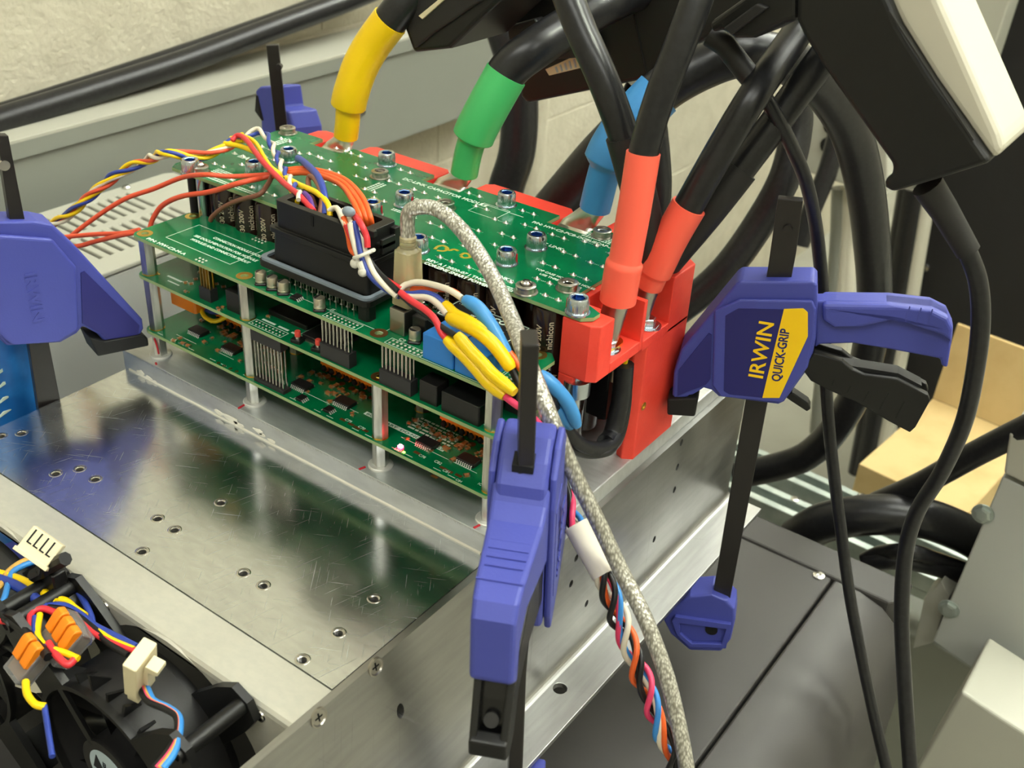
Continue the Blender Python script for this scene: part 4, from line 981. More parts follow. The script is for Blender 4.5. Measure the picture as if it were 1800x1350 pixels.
mx = nt.nodes.new('ShaderNodeMix'); mx.data_type='RGBA'; mx.inputs[6].default_value=rgb((240,238,228)); mx.inputs[7].default_value=rgb((150,146,134))
nt.links.new(tc.outputs['Object'],mp.inputs[0]); nt.links.new(mp.outputs[0],vo.inputs['Vector']); nt.links.new(vo.outputs['Distance'],cr.inputs[0]); nt.links.new(cr.outputs[0],mx.inputs[0]); nt.links.new(mx.outputs[2],b.inputs['Base Color'])
bp = nt.nodes.new('ShaderNodeBump'); bp.inputs['Strength'].default_value=.6; bp.inputs['Distance'].default_value=.0006; nt.links.new(vo.outputs['Distance'],bp.inputs['Height']); nt.links.new(bp.outputs['Normal'],b.inputs['Normal'])
b.inputs['Metallic'].default_value=.55; b.inputs['Roughness'].default_value=.28; b.inputs['Coat Weight'].default_value=.6; MATS['silver_braid']=braid
P = spline([(19,10.5,102)]+[tuple(at(*q)) for q in ((718,376,'y',11),(738,364,'y',12),(768,368,'y',14),(800,392,'y',13),(838,440,'y',8),(870,495,'y',2),(897,555,'y',-8),(922,620,'y',-20),(950,690,'y',-26),(978,760,'y',-28),(1008,830,'y',-24),(1050,915,'y',-20),(1090,1000,'y',-18),(1135,1090,'y',-20),(1172,1190,'y',-22),(1196,1290,'y',-24),(1212,1380,'y',-26))],10)
MB().tube(P,2.9,14).build('braided_cable','silver_braid',us,60)

# ------------------------------------------------------------------ five wire loom in a white sleeve
fl = thing('sleeved_loom',tuple(at(1038,965,'y',-14)),'twisted loom of five coloured wires held in a white sleeve, hanging at the front right','wires')
P0 = C((962,760,'y',-4),(975,820,'y',-6),(990,880,'y',-9),(1012,925,'y',-12),(1038,968,'y',-14),(1062,1012,'y',-16),(1078,1055,'y',-17),(1095,1110,'y',-18),(1118,1170,'y',-19),(1145,1235,'y',-20),(1172,1300,'y',-21),(1195,1375,'y',-22),n=12)
for k,mm in enumerate(('wire_orange','wire_white','wire_sky','wire_pink','wire_black','wire_black')): wire(fl,twist(P0,2.5,33,k,6,1.0,loose=.55),1.12,mm)
MB().tube(C((1012,922,'y',-12),(1038,968,'y',-14),(1062,1010,'y',-16)),4.6,20).build('white_sleeve','shrink_white',fl,60)
# ------------------------------------------------------------------ bar clamps
def local_frame(p, ang):
    """clamp plane through p: a runs level along ang, z up, normal towards the camera side"""
    d = np.array([math.cos(ang),math.sin(ang),0.0]); n = np.array([math.sin(ang),-math.cos(ang),0.0])
    return np.array(p,float), d, n
def tracer(fr, off=0.0):
    p,d,n = fr
    def f(u,v):
        q = atp(u,v,p+n*off,n); return (float((q-p)@d), float(q[2]))
    return f
def ex(fr):
    p,d,n = fr
    return lambda a,b,h: tuple(np.array([p[0],p[1],0])+d*a+n*h+np.array([0,0,b]))
# --- right clamp, seen from its labelled side
fr = local_frame(at(1262,1062,'z',-92), math.radians(22)); T = tracer(fr,9); E_ = ex(fr)
rc = thing('bar_clamp',tuple(fr[0]),'blue bar clamp with yellow and navy brand label at the right, handle pointing right','clamp',None)
T0 = tracer(fr,0)
def poly(T, pts): return [T(u,v) for u,v in pts]
MB().prism(poly(T0,[(1368,346),(1412,350),(1400,440),(1277,1085),(1247,1080),(1350,470)]), E_, -2.2, 2.2).build('bar','black_steel',rc,0,.3)
q = at(1385,397,'y',fr[0][1]); 
a,b = T0(1385,398); m = MB(); m.cyl(E_(a,b,2),E_(a,b,3.6),2.0,1.8,16); m.build('bar_pin','black_steel',rc)
body = poly(T,[(1292,505),(1300,499),(1430,500),(1436,507),(1437,545),(1434,600),(1425,648),(1378,712),(1368,717),(1262,703),(1250,692),(1236,688),(1215,694),(1206,706),(1180,704),(1183,660),(1196,620)])
MB().prism(body, E_, -9, 6.5).build('body','clamp_blue',rc,0,1.2,seg=3)
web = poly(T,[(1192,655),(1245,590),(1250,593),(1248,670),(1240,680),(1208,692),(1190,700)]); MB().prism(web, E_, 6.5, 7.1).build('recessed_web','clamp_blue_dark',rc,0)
rim = poly(T,[(1255,548),(1300,528),(1428,530),(1434,545),(1431,600),(1420,648),(1375,708),(1265,698),(1252,680)]); MB().prism(rim, E_, 6.5, 8.4).build('cheek','clamp_blue',rc,0,1.0,seg=3)
lab_n = poly(T,[(1275,556),(1298,543),(1378,545),(1340,700),(1282,694),(1272,688)]); MB().prism(lab_n, E_, 8.4, 8.6).build('navy_label','label_navy',rc,0)
lab_y = poly(T,[(1378,544),(1412,543),(1420,550),(1420,592),(1370,700),(1340,700)]); MB().prism(lab_y, E_, 8.4, 8.75).build('yellow_label','label_yellow',rc,0)
def ltext(body_, u0,v0,u1,v1, hu,hv, m):
    A = np.array(E_(*T(u0,v0),8.8)); B = np.array(E_(*T(u1,v1),8.8)); H = np.array(E_(*T(hu,hv),8.8))
    xd = B-A; yd = A-H if False else H-A
    text('brand_lettering',body_,1.36*np.linalg.norm(yd),m,rc,tuple(A),tuple(xd),tuple(yd),.12,width=float(np.linalg.norm(xd)),bold=.12)
ltext('IRWIN',1340,668,1360,571,1313,664,'label_yellow'); ltext('QUICK-GRIP',1371,672,1388,580,1355,668,'label_navy')
hd = poly(T,[(1432,541),(1470,540),(1560,543),(1640,552),(1668,566),(1678,585),(1677,605),(1668,660),(1658,657),(1655,644),(1560,626),(1500,616),(1440,618),(1432,625)])
MB().prism(hd, E_, -5, 3).build('handle','clamp_blue',rc,0,1.0,seg=3)
hg = poly(T,[(1445,541),(1560,543),(1640,552),(1668,566),(1677,585),(1674,612),(1655,596),(1575,570),(1520,582),(1465,583),(1445,570)]); MB().prism(hg, E_, -7.5, 6).build('handle_ridge','clamp_blue',rc,0,1.6,seg=3)
for u in (1598,1618,1638): 
    a,b = T(u,548+ (u-1598)*.12); m = MB(); m.prism([(a,b+1),(a+.5,b+1),(a+.5,b-6),(a,b-6)], E_, 6.0, 6.15); m.build('grip_groove','clamp_blue',rc,0)
for off,sh in ((3.2,0),(-6.0,0)):
    tr = poly(T,[(1410,655),(1430,625),(1480,640),(1500,656),(1520,664),(1578,672),(1632,700),(1636,710),(1610,757),(1600,766),(1560,745),(1510,715),(1460,693),(1425,675)])
    MB().prism(tr, E_, off, off+3.4).build('trigger_cheek','black_plastic',rc,0,.5)
tr = poly(T,[(1430,634),(1500,655),(1580,668),(1622,690),(1600,740),(1500,700),(1440,675)]); MB().prism(tr, E_, -3.5, 3.5).build('trigger_core','black_rubber',rc,0)
for (u0,v0,u1,v1) in ((1466,672,1462,682),(1495,684,1489,695),(1528,692,1517,711),(1562,695,1547,724),(1590,711,1575,740)):
    a,b = T(u0,v0); c_,d2 = T(u1,v1); m = MB(); m.prism([(a-.25,b),(a+.25,b),(c_+.25,d2),(c_-.25,d2)], E_, 6.6, 6.75); m.build('trigger_groove','dark_hole',rc,0)
rl = poly(T,[(1375,708),(1392,703),(1420,722),(1425,732),(1418,737),(1395,722)]); MB().prism(rl, E_, -3, 3).build('release_lever','black_plastic',rc,0,.6)
pd = poly(T,[(1172,712),(1222,705),(1226,690),(1220,734),(1174,733)]); MB().prism(poly(T,[(1172,704),(1226,702),(1221,735),(1172,732)]), E_, -8, 8).build('jaw_pad','black_rubber',rc,0,.8)
TJ = tracer(fr,8)
jw = poly(TJ,[(1172,1078),(1212,1053),(1250,1050),(1278,1062),(1291,1075),(1292,1095),(1284,1130),(1268,1150),(1210,1148),(1178,1120),(1165,1095)])
MB().prism(jw, E_, -9, 6).build('lower_jaw','clamp_blue',rc,0,1.2,seg=3)
jr = poly(TJ,[(1180,1092),(1186,1084),(1285,1098),(1276,1140),(1212,1138),(1190,1118)]); jh = poly(TJ,[(1194,1096),(1276,1106),(1268,1132),(1216,1131),(1196,1114)])
MB().prism(jr, E_, 6, 8.2, [jh]).build('jaw_rim','clamp_blue',rc,0,.4)
a,b = TJ(1250,1111); MB().cyl(E_(a,b,6),E_(a,b,6.8),3.0,3.0,20).build('jaw_pin','dark_hole',rc)

# --- front clamp: bar upright, handle towards the viewer
B0 = at(905,1352,'x',121); B1 = at(931,592,'y',B0[1]); d = Vector(B1)-Vector(B0)
fc = thing('bar_clamp',tuple(B0),'blue bar clamp in the foreground with its handle pointing at the viewer','clamp')
def bar_between(par, A, B, hw, ht, dirv):
    A = Vector(A); B = Vector(B); z = (B-A).normalized(); x = Vector(dirv); x = (x-z*x.dot(z)).normalized(); y = z.cross(x)
    vs = []
    for P in (A,B):
        for sx,sy in ((-1,-1),(1,-1),(1,1),(-1,1)): vs.append(P+x*(sx*hw)+y*(sy*ht))
    return MB().add(vs,[(3,2,1,0),(4,5,6,7),(0,1,5,4),(1,2,6,5),(2,3,7,6),(3,0,4,7)])
fang = math.radians(-52)            # level direction of the handle
fd = np.array([math.cos(fang),math.sin(fang),0]); fn = np.array([-math.sin(fang),math.cos(fang),0])
bar_between(fc, Vector(B0)-d*.12, B1, 5.2, 2.6, fd).build('bar','black_steel',fc,0,.6)
# profile of the clamp in (along the handle, height), swept over its thickness
zc = float(atp(922,790,B0,fn)[2])
def FE(a,b,h):
    k = (b-B0[2])/(B1[2]-B0[2]); q = np.array(B0)+(np.array(B1)-np.array(B0))*k
    return tuple(np.array([q[0],q[1],0])+fd*a+fn*h+np.array([0,0,b]))
fcz = zc
fang = math.radians(-64); fd = np.array([math.cos(fang),math.sin(fang),0]); fn = np.array([-math.sin(fang),math.cos(fang),0])
def FH(a,b,h): return FE(a,b,h*(1-max(0,a-8)/44*.27))
MB().prism([(-40,20),(-34,12),(-16,14),(-8,10),(7,12),(10,30),(10,62),(8,70),(3,76),(-4,81),(-12,82),(-22,72)], FE, -8.4, 8.4).build('body','clamp_blue',fc,0,2.0,seg=3)
ck = [(-36,22),(-12,12),(2,8),(5,16),(7,40),(7,62),(5,72),(-2,79),(-11,82),(-20,71)]
MB().prism(ck, FE, 8.6, 11).build('cheek','clamp_blue',fc,0,1.0)
MB().prism([(a,b) for a,b in ck], FE, -11, -8.6).build('cheek','clamp_blue',fc,0,1.0)
MB().prism([(-14,22),(1,22),(3,58),(-8,62)], FE, 11, 11.2).build('brand_panel','clamp_blue',fc,0)
A_ = FE(-5,25,11.3); text('brand_lettering','IRWIN',9,'clamp_blue',fc,A_,(0,0,1),tuple(fd*-1),.5,width=30,bold=.2)
MB().prism([(-5.6,78.5),(-5.6,80),(5.6,76),(5.6,73.5)], FE, -3.4, 3.4).build('bar_slot','dark_hole',fc,0)
MB().prism([(6,70),(10,65),(16,62),(30,61),(42,61),(49,59),(52.5,55),(54,33),(50,29.5),(47,30),(45,42),(36,48),(8,42)], FH, -9.2, 9.2).build('handle','clamp_blue',fc,0,2.4,seg=3)
for a in (24,28,32,36): MB().prism([(a,61.2),(a+.4,61.2),(a+.4,61.45),(a,61.45)], FH, -7, 7).build('grip_groove','clamp_blue',fc,0)
MB().prism([(42,61),(42.6,61),(42.6,61.3),(42,61.3)], FH, -9, 9).build('grip_groove','clamp_blue',fc,0)
tp = [(8,44),(30,44),(42,36),(50,24),(57,12),(58,6),(54,3),(48,6),(42,20),(30,26),(8,26)]
MB().prism(tp, FH, -8.4, -5).build('trigger_cheek','black_plastic',fc,0,.6)
MB().prism(tp, FH, 5, 8.4).build('trigger_cheek','black_plastic',fc,0,.6)
MB().prism([(8,40),(30,40),(40,32),(48,20),(53,8),(48,5),(41,18),(8,28)], FH, -5, 5).build('trigger_core','black_gloss',fc,0)
MB().prism([(54,13),(58.4,12),(58,5.5),(54,3)], FH, -8.4, 8.4).build('trigger_tip','black_plastic',fc,0,.8)
p0 = FH(50.5,14.2,0); p1 = FH(52.4,15.6,0); MB().cyl(p0,p1,2.4,2.4,18).build('rivet','black_soft',fc)
MB().prism([(-44,.8),(-24,.8),(-24,12),(-40,20)], FE, -8, 8).build('jaw_pad','black_rubber',fc,0,.8)
MB().prism([(-26,-88),(8,-88),(12,-96),(8,-112),(-12,-116),(-26,-104)], FE, -9, 9).build('lower_jaw','clamp_blue',fc,0,1.4)

# --- left clamp
pl_ = at(218,612,'z',6)
fr = local_frame(pl_, math.radians(74)); T = tracer(fr,8); T0 = tracer(fr,0); E_ = ex(fr)
lc = thing('bar_clamp',tuple(fr[0]),'blue bar clamp at the left edge gripping the heatsink corner','clamp')
MB().prism(poly(T0,[(-8,236),(12,236),(106,714),(118,820),(85,820),(66,720)]), E_, -2.2, 2.2).build('bar','black_steel',lc,0,.3)
a,b = T0(4,287); MB().cyl(E_(a,b,2),E_(a,b,3.4),2.2,2.2,16).build('bar_pin','steel',lc)
MB().prism(poly(T,[(-60,420),(-30,395),(70,393),(95,398),(140,440),(255,566),(257,582),(250,596),(186,604),(176,592),(150,578),(140,590),(110,607),(15,613),(2,600),(-60,520)]), E_, -9, 5.5).build('body','clamp_blue',lc,0,1.4,seg=3)
MB().prism(poly(T,[(-60,430),(-20,412),(92,420),(135,470),(139,580),(108,600),(18,606),(5,595),(-60,520)]), E_, 5.5, 8.4).build('cheek','clamp_blue',lc,0,1.4,seg=3)
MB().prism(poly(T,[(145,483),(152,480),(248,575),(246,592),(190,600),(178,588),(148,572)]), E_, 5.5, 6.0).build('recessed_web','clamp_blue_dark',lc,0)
A = np.array(E_(*T(58,565),8.5)); B = np.array(E_(*T(42,480),8.5)); H = np.array(E_(*T(80,560),8.5))
text('brand_lettering','IRWIN',1.3*float(np.linalg.norm(H-A)),'clamp_blue',lc,tuple(np.array(E_(*T(42,480),8.5))),tuple(A-B),tuple(np.array(E_(*T(64,476),8.5))-B),.5,width=float(np.linalg.norm(A-B)),bold=.2)
MB().prism(poly(T,[(160,596),(186,602),(252,590),(262,596),(264,610),(174,629)]), E_, -8, 7).build('jaw_pad','black_rubber',lc,0,.8)
MB().prism([(-80,-88),(-20,-88),(-10,-100),(-30,-116),(-80,-116)], E_, -9, 9).build('lower_jaw','clamp_blue',lc,0,1.4)
# --- rear clamp behind the boards
rp = at(497,232,'y',150); fr = local_frame(rp, math.radians(150)); E_ = ex(fr); T0 = tracer(fr,0); T = tracer(fr,6)
bc_ = thing('bar_clamp',tuple(rp),'blue bar clamp half hidden behind the far left corner of the capacitor board','clamp')
bar_between(bc_, at(503,300,'y',150), at(479,78,'y',150), 3.4, 2.0, (1,.9,0)).build('bar','black_steel',bc_,0,.3)
p = at(492,116,'y',146); MB().cyl(p,(p[0]+2,p[1]-3,p[2]),1.8,1.8,12).build('bar_pin','black_steel',bc_)
bq = [at(u,v,'y',158) for u,v in ((448,160),(456,152),(478,152),(484,190),(506,196),(516,226),(520,300),(462,300),(458,205))]
m = MB(); k = len(bq); m.add([tuple(q) for q in bq]+[(q[0]+8,q[1]+16,q[2]) for q in bq],[tuple(range(k)),tuple(range(2*k-1,k-1,-1))]+[(i,(i+1)%k,k+(i+1)%k,k+i) for i in range(k)]); m.build('body','clamp_blue',bc_,0,1.2)
bq = [at(u,v,'y',157) for u,v in ((450,168),(459,207),(460,212),(448,195))]
m = MB(); k = len(bq); m.add([tuple(q) for q in bq]+[(q[0]+8,q[1]+12,q[2]) for q in bq],[tuple(range(k)),tuple(range(2*k-1,k-1,-1))]+[(i,(i+1)%k,k+(i+1)%k,k+i) for i in range(k)]); m.build('trigger','black_plastic',bc_,0)

rb = at(503,300,'y',150)
MB().box(rb[0]-3,145,2.2,-136,155,14).build('jaw_arm','clamp_blue',bc_,0,1.2); MB().box(-147,144,.1,-134,156,2.2).build('jaw_pad','black_rubber',bc_,0,.4)
# ------------------------------------------------------------------ fans in front of the duct
YA, YQ = -117.5, -146
def fan(xc, label, hub_text):
    FZ = -57
    t = thing('cooling_fan',(xc,-132,-107),label,'fan','cooling fans')
    rin = 36.5; ro = 38.5; cd = 46
    fy = lambda a,b,k:(a,k,b)
    def eared():
        P = []
        for q in range(4):
            c0 = 45+90*q
            for d in range(-45,-13,4): P.append((xc+ro*math.cos(math.radians(c0+d)),FZ+ro*math.sin(math.radians(c0+d))))
            for d,r in ((-9,58),(-6,67),(0,69.5),(6,67),(9,58)): P.append((xc+r*math.cos(math.radians(c0+d)),FZ+r*math.sin(math.radians(c0+d))))
            for d in range(15,45,4): P.append((xc+ro*math.cos(math.radians(c0+d)),FZ+ro*math.sin(math.radians(c0+d))))
        return P
    MB().prism(eared(), fy, YA-3, YA, [circ(xc,FZ,rin,56)]).build('rear_flange','black_plastic',t,30,.3)
    MB().prism(eared(), fy, YQ, YQ+3, [circ(xc,FZ,rin,56)]).build('front_flange','black_plastic',t,30,.3)
    MB().prism(circ(xc,FZ,ro,56), fy, YQ+2.8, YA-2.8, [circ(xc,FZ,rin,56)]).build('shroud','black_soft',t,60)
    for a in list(range(12,180,12)):
        if abs(a-45) < 10 or abs(a-135) < 10: continue
        c_,s_ = math.cos(math.radians(a)),math.sin(math.radians(a)); L = ro+(4 if a % 24 else 7)
        m = MB(); x0,z0,x1,z1 = xc+c_*(ro-.5),FZ+s_*(ro-.5),xc+c_*L,FZ+s_*L
        m.add([(x0-s_*.6,YQ+3,z0+c_*.6),(x0+s_*.6,YQ+3,z0-c_*.6),(x1+s_*.6,YQ+3,z1-c_*.6),(x1-s_*.6,YQ+3,z1+c_*.6),(x0-s_*.6,YQ+11,z0+c_*.6),(x0+s_*.6,YQ+11,z0-c_*.6)],[(0,1,2,3),(0,1,5,4),(2,3,4,5),(1,2,5),(0,4,3)])
        m.build('rib','black_plastic',t,0)
    for sx,sz in ((-1,-1),(1,-1),(-1,1),(1,1)):
        x,z = xc+sx*cd,FZ+sz*cd; m = MB(); m.prism(circ(x,z,3.0,18), fy, YQ-1.5, YA+.2, [circ(x,z,1.7,12)]); m.build('screw_post','black_plastic',t)
        m = MB(); m.prism([(x-sx*14,z-sz*14-.6),(x,z-.6),(x,z+.6),(x-sx*14,z-sz*14+.6)], fy, YQ+3, YA-3); m.build('corner_web','black_plastic',t,0)
    MB().lathe((xc,YQ+.6,FZ),[(15,0),(15,1.6),(14.4,2.4),(14.4,24)],40,(0,1,0)).build('hub','black_soft',t,40)
    lb = MB().lathe((xc,YQ+.5,FZ),[(11,0),(11,.12)],40,(0,1,0)).build('hub_label','label_grey',t,0)
    for i,s_ in enumerate(hub_text): text('label_print',s_,2.4,'ink_dark',lb,(xc-3+i*2.6,YQ+.36,FZ-6),(.2,0,1),(-1,0,.2),.06,bold=.08)
    m = MB(); m.prism([(xc-9,FZ-1),(xc-6,FZ+7),(xc-2,FZ-1)], lambda a,b,k:(a,k,b), YQ+.3, YQ+.45); m.build('label_triangle','ink_dark',lb,0)
    for i in range(7):                                # blades
        m = MB(); vs=[]; nr = 6
        for j in range(nr+1):
            r = 14+(35.5-14)*j/nr
            for k in range(4):
                a = 2*math.pi*i/7+.5*k/3*(1+.25*j/nr)+.12*j/nr
                vs.append((xc+r*math.cos(a),YQ+6+k*4.6,FZ+r*math.sin(a)))
        fs = [(j*4+k,j*4+k+1,(j+1)*4+k+1,(j+1)*4+k) for j in range(nr) for k in range(3)]
        m.add(vs,fs); m.build('blade','black_gloss',t,60)
    for i in range(4):                                # struts holding the hub
        a = math.radians(38+90*i); c_,s_ = math.cos(a),math.sin(a)
        m = MB().tube([(xc+c_*13,YQ+1.6,FZ+s_*13),(xc+c_*37,YQ+1.6,FZ+s_*37)],1.5,6); m.build('strut','black_plastic',t)
    return t
fan(13,'black cooling fan nearest the duct corner, its round grey hub label in view',('BRUSHLESS','2XHE','12V 4.80A'))
fan(-87,'black cooling fan at the lower left edge, mostly out of the picture',('BRUSHLESS','2XHE','12V 4.80A'))
# inner fin pack seen through the openings
# ------------------------------------------------------------------ lever connectors and fan leads
def lever(name, label, u, v, y, rz, n):
    p = at(u,v,'z',y)
    o = bpy.data.objects.new(name,None); COL.objects.link(o); o.location = [k*S for k in p]; o.rotation_euler = (math.radians(40),math.radians(8),rz); ORG[o.name]=(0,0,0); tag(o,label,'connector','lever connectors on the fans')
    w = 5.0*n
    MB().cbox(-w/2,-7.5,-4,w/2,7.5,2.5,.5).build('clear_body','clear_plastic',o,0)
    MB().box(-w/2+.6,-6.4,-3.4,w/2-.6,6,.4).build('metal_clip','copper_brown',o,0)
    for i in range(n):
        x = -w/2+i*5+.5; k = MB(); k.prism([(-1.5,2.2),(7.6,2.2),(8.2,3.4),(7.2,5.4),(4.6,5.6),(-1.5,4.0)], lambda a,b,h:(x+h,a,b), 0, 4.0); k.build('lever','orange_plastic',o,30,.5)
        MB().box(x+.6,-7.6,-2.6,x+3.4,-7.3,.6).build('wire_port','dark_hole',o,0)
    return o
lever('lever_connector','larger clear lever connector with orange levers lying on the fan',112,1122,-11,math.radians(-12),3)
lever('lever_connector','smaller clear lever connector with orange levers beside the fan hub',50,1160,-14,math.radians(-8),2)
# white four way plugs
def housing(p, rot, name, label, plug):
    o = bpy.data.objects.new(name,None); COL.objects.link(o); o.location = [k*S for k in p]; o.rotation_euler = rot; ORG[o.name]=(0,0,0); tag(o,label,'connector','white fan plugs')
    if plug:
        MB().cbox(-6,-2.6,-9.5,6,2.6,9.5,.4).build('shell','ivory_plastic',o,0,.2)
        m = MB(); m.prism([(2.6,-4),(4.6,-4),(4.6,4.5),(8.2,5.5),(8.2,8),(3.6,8),(2.6,3)], lambda a,b,h:(h,a,b), -2.5, 2.5); m.build('latch','ivory_plastic',o,0,.25)
        MB().cbox(-5,-2.2,-14,5,2.2,-9.5,.3).build('inner_housing','ivory_plastic',o,0)
        for i in range(4): MB().box(-4.4+i*2.4,-2.75,-13.6,-2.9+i*2.4,-2.2,-10).build('slot','dark_hole',o,0)
    else:
        MB().cbox(-6.5,-2.4,-5,6.5,2.4,5,.3).build('shell','ivory_plastic',o,0,.2); MB().box(-7.2,-2.8,-5.6,7.2,2.8,-4).build('flange','ivory_plastic',o,0,.2)
        for i in range(4):
            MB().box(-4.9+i*2.7,-2.6,-1,-4.3+i*2.7,-2.3,4.4).build('slot','dark_hole',o,0); MB().box(-4.9+i*2.7,-2.6,-1,-2.9+i*2.7,-2.3,-.5).build('slot','dark_hole',o,0)
    return o
housing(at(247,1175,'z',-2),(math.radians(-14),math.radians(10),math.radians(-75)),'fan_plug','upright cream plug with a latch on the near fan',True)
housing(at(72,962,'y',-126),(math.radians(-48),math.radians(28),math.radians(18)),'fan_plug','cream four way socket leaning on the duct edge at the left',False)
# leads
ld = thing('fan_leads',tuple(at(150,1090,'y',-130)),'tangle of red, yellow, blue and black fan leads over the fans','wires')
def lw(pts, r, m): wire(ld, [(u,v,'z',-11-(y+131)*.3) for u,v,y in pts], r*.8, m, 7)
lw([(-20,1005,-128),(30,1018,-128),(70,1038,-129),(100,1060,-130)],2.3,'wire_yellow')
lw([(-20,1012,-131),(25,1028,-131),(60,1050,-131),(85,1070,-131)],2.4,'wire_blue')
lw([(62,980,-127),(35,990,-128),(12,1008,-130),(0,1030,-132),(-20,1045,-132)],1.5,'wire_tan')
lw([(68,985,-127),(40,995,-129),(20,1010,-131),(8,1050,-133),(-5,1072,-134)],1.5,'wire_sky')
lw([(115,980,-122),(118,1005,-123),(135,1035,-124),(152,1065,-125),(162,1095,-126),(155,1130,-128)],1.6,'wire_blue')
lw([(70,1065,-130),(90,1054,-131),(115,1056,-131),(135,1072,-131),(150,1082,-131)],1.7,'wire_yellow')
lw([(75,1068,-132),(110,1065,-132),(140,1080,-132),(165,1100,-132),(200,1118,-133),(240,1138,-135)],1.9,'wire_blue')
lw([(52,1105,-133),(55,1078,-134),(75,1070,-134),(105,1080,-133),(140,1090,-133),(165,1112,-133),(200,1130,-134),(238,1145,-136)],1.6,'wire_red')
lw([(140,1085,-133),(170,1108,-133),(195,1125,-134),(235,1142,-136)],1.6,'wire_yellow')
lw([(80,1066,-133),(120,1074,-134),(160,1100,-134),(190,1130,-134),(225,1152,-136)],1.5,'wire_black')
lw([(0,1080,-136),(30,1100,-136),(60,1125,-136),(85,1155,-137)],2.2,'wire_black')
lw([(-10,1090,-134),(25,1095,-134),(60,1118,-134)],1.6,'wire_red')
lw([(62,1085,-135),(62,1110,-136),(70,1130,-136),(80,1140,-136)],1.6,'wire_blue')
lw([(70,1080,-136),(66,1115,-137),(78,1135,-137)],1.5,'wire_yellow')
lw([(85,1130,-137),(98,1150,-137),(118,1168,-136),(130,1160,-135)],1.7,'wire_red')
lw([(95,1142,-138),(115,1148,-137),(138,1158,-136)],1.5,'wire_yellow')
lw([(45,1198,-142),(48,1220,-143),(62,1238,-144),(80,1242,-143)],1.6,'wire_yellow')
lw([(78,1240,-143),(84,1280,-140),(92,1330,-138)],1.2,'wire_blue')
for k,(mm,dx) in enumerate((('wire_sky',0),('wire_tan',-4),('wire_pink',-7),('wire_black',-10))):
    lw([(258+dx,1210,-138),(270+dx,1232,-140),(298+dx*.6,1246,-142),(315+dx*.3,1262,-143),(314+dx*.4,1295,-144),(305+dx*1.2,1325,-145),(285+dx*1.5,1352,-146)],1.6,mm)
t = thing('lead_clip',tuple(at(85,1025,'y',-124)),'black plastic lead clip beside the cream socket','clip')
a_ = at(98,1000,'y',-124); MB().cbox(a_[0]-9,a_[1]-3,a_[2]-14,a_[0]+2,a_[1]+3,a_[2]-1,.6).build('base','black_plastic',t,0)
MB().tube([at(60,1012,'y',-128),at(115,982,'y',-124)],2.6,8).build('arm','black_plastic',t)
for i in range(3): MB().cyl(at(60+i*7,1018-i*3,'y',-128),at(62+i*7,1006-i*3,'y',-128),1.4,1.4,8).build('tooth','black_plastic',t)
t = tag(MB().tube(C((-10,1085,'y',-140),(25,1110,'y',-140),(60,1150,'y',-141),(70,1170,'y',-141),(55,1165,'y',-141),(25,1135,'y',-141),(-10,1120,'y',-141)),2.6,10).build('fan_jacket_lead','black_cable',None,60,loc=tuple(at(25,1110,'y',-140))),'thick black jacketed lead looping over the left fan','cable')
tg = at(47,1210,'y',-143); o = MB().add([(tg[0]-9,tg[1],tg[2]-5),(tg[0]+8,tg[1]+1,tg[2]+1),(tg[0]+8,tg[1]+2,tg[2]+7),(tg[0]-9,tg[1]+1,tg[2]+2),(tg[0]-9,tg[1]+1,tg[2]-5.4),(tg[0]+8,tg[1]+2,tg[2]+.6),(tg[0]+8,tg[1]+3,tg[2]+6.6),(tg[0]-9,tg[1]+2,tg[2]+1.6)],[(0,1,2,3),(7,6,5,4),(0,1,5,4),(1,2,6,5),(2,3,7,6),(3,0,4,7)]).build('rating_tag','white_plastic',None,0,loc=tuple(tg)); tag(o,'small white printed tag under the smaller lever connector','tag')
# ------------------------------------------------------------------ behind, left: wireway on the wall and vented box
t = thing('wall_wireway',(-405,240,-66),'long grey metal wireway fixed along the painted wall','wireway')
MB().box(-429.5,-700,-66,-380,640,24).build('trough','grey_enamel',t,0,1)
MB().box(-429.5,-702,24,-377,642,27).build('lid','pale_enamel',t,0,.6); MB().box(-379.9,-702,14,-377,642,24.5).build('lid_edge','grey_enamel',t,0)
p = at(637,197,'x',-379.5); MB().lathe(tuple(p),[(2.8,0),(2.4,1.6),(.01,2)],14,(1,0,0)).build('lid_screw','steel',t)
zt_ = -15
pa,pb,pc,pd = (at(u,v,'z',zt_) for u,v in ((43,377),(290,308),(180,483),(240,458)))
bx0,bx1,by1 = (pa[0]+pb[0])/2,(pc[0]+pd[0])/2,pb[1]+8
t = thing('vented_box',((bx0+bx1)/2,40,-300),'pale grey equipment box with slotted vents behind the left clamp','equipment box')
sl_ = []
for blk,(c1,c2,nn) in enumerate((((178,352),(98,402),9),((262,338),(190,372),9))):
    pass
slots = []
for row,(xa,xb,y0,nn) in enumerate(((-344,-312,62,11),(-304,-270,66,11))):
    for i in range(nn):
        y = y0+i*7.6; slots.append([(xa,y),(xb,y-1),(xb,y+1.6),(xa,y+2.6)])
MB().plate([(bx0,-260),(bx1,-260),(bx1,by1-10),(bx1-6,by1),(bx0+4,by1),(bx0,by1-6)],zt_-3,zt_,slots).build('vented_lid','pale_enamel',t,0,.8)
MB().plate([(bx0+1,-259),(bx1-1,-259),(bx1-1,by1-10),(bx1-6,by1-1),(bx0+4,by1-1),(bx0+1,by1-6)],-500,zt_-4).build('case','light_grey_enamel',t,0,1)
MB().box(bx0+8,-250,zt_-4,bx1-6,by1-14,zt_-3.1).build('vent_backing','charcoal_case',t,0)
p = at(222,331,'z',zt_); MB().lathe((p[0],p[1],zt_),[(3,0),(3,1),(2,2),(.01,2.2)],16).build('lid_screw','steel',t)
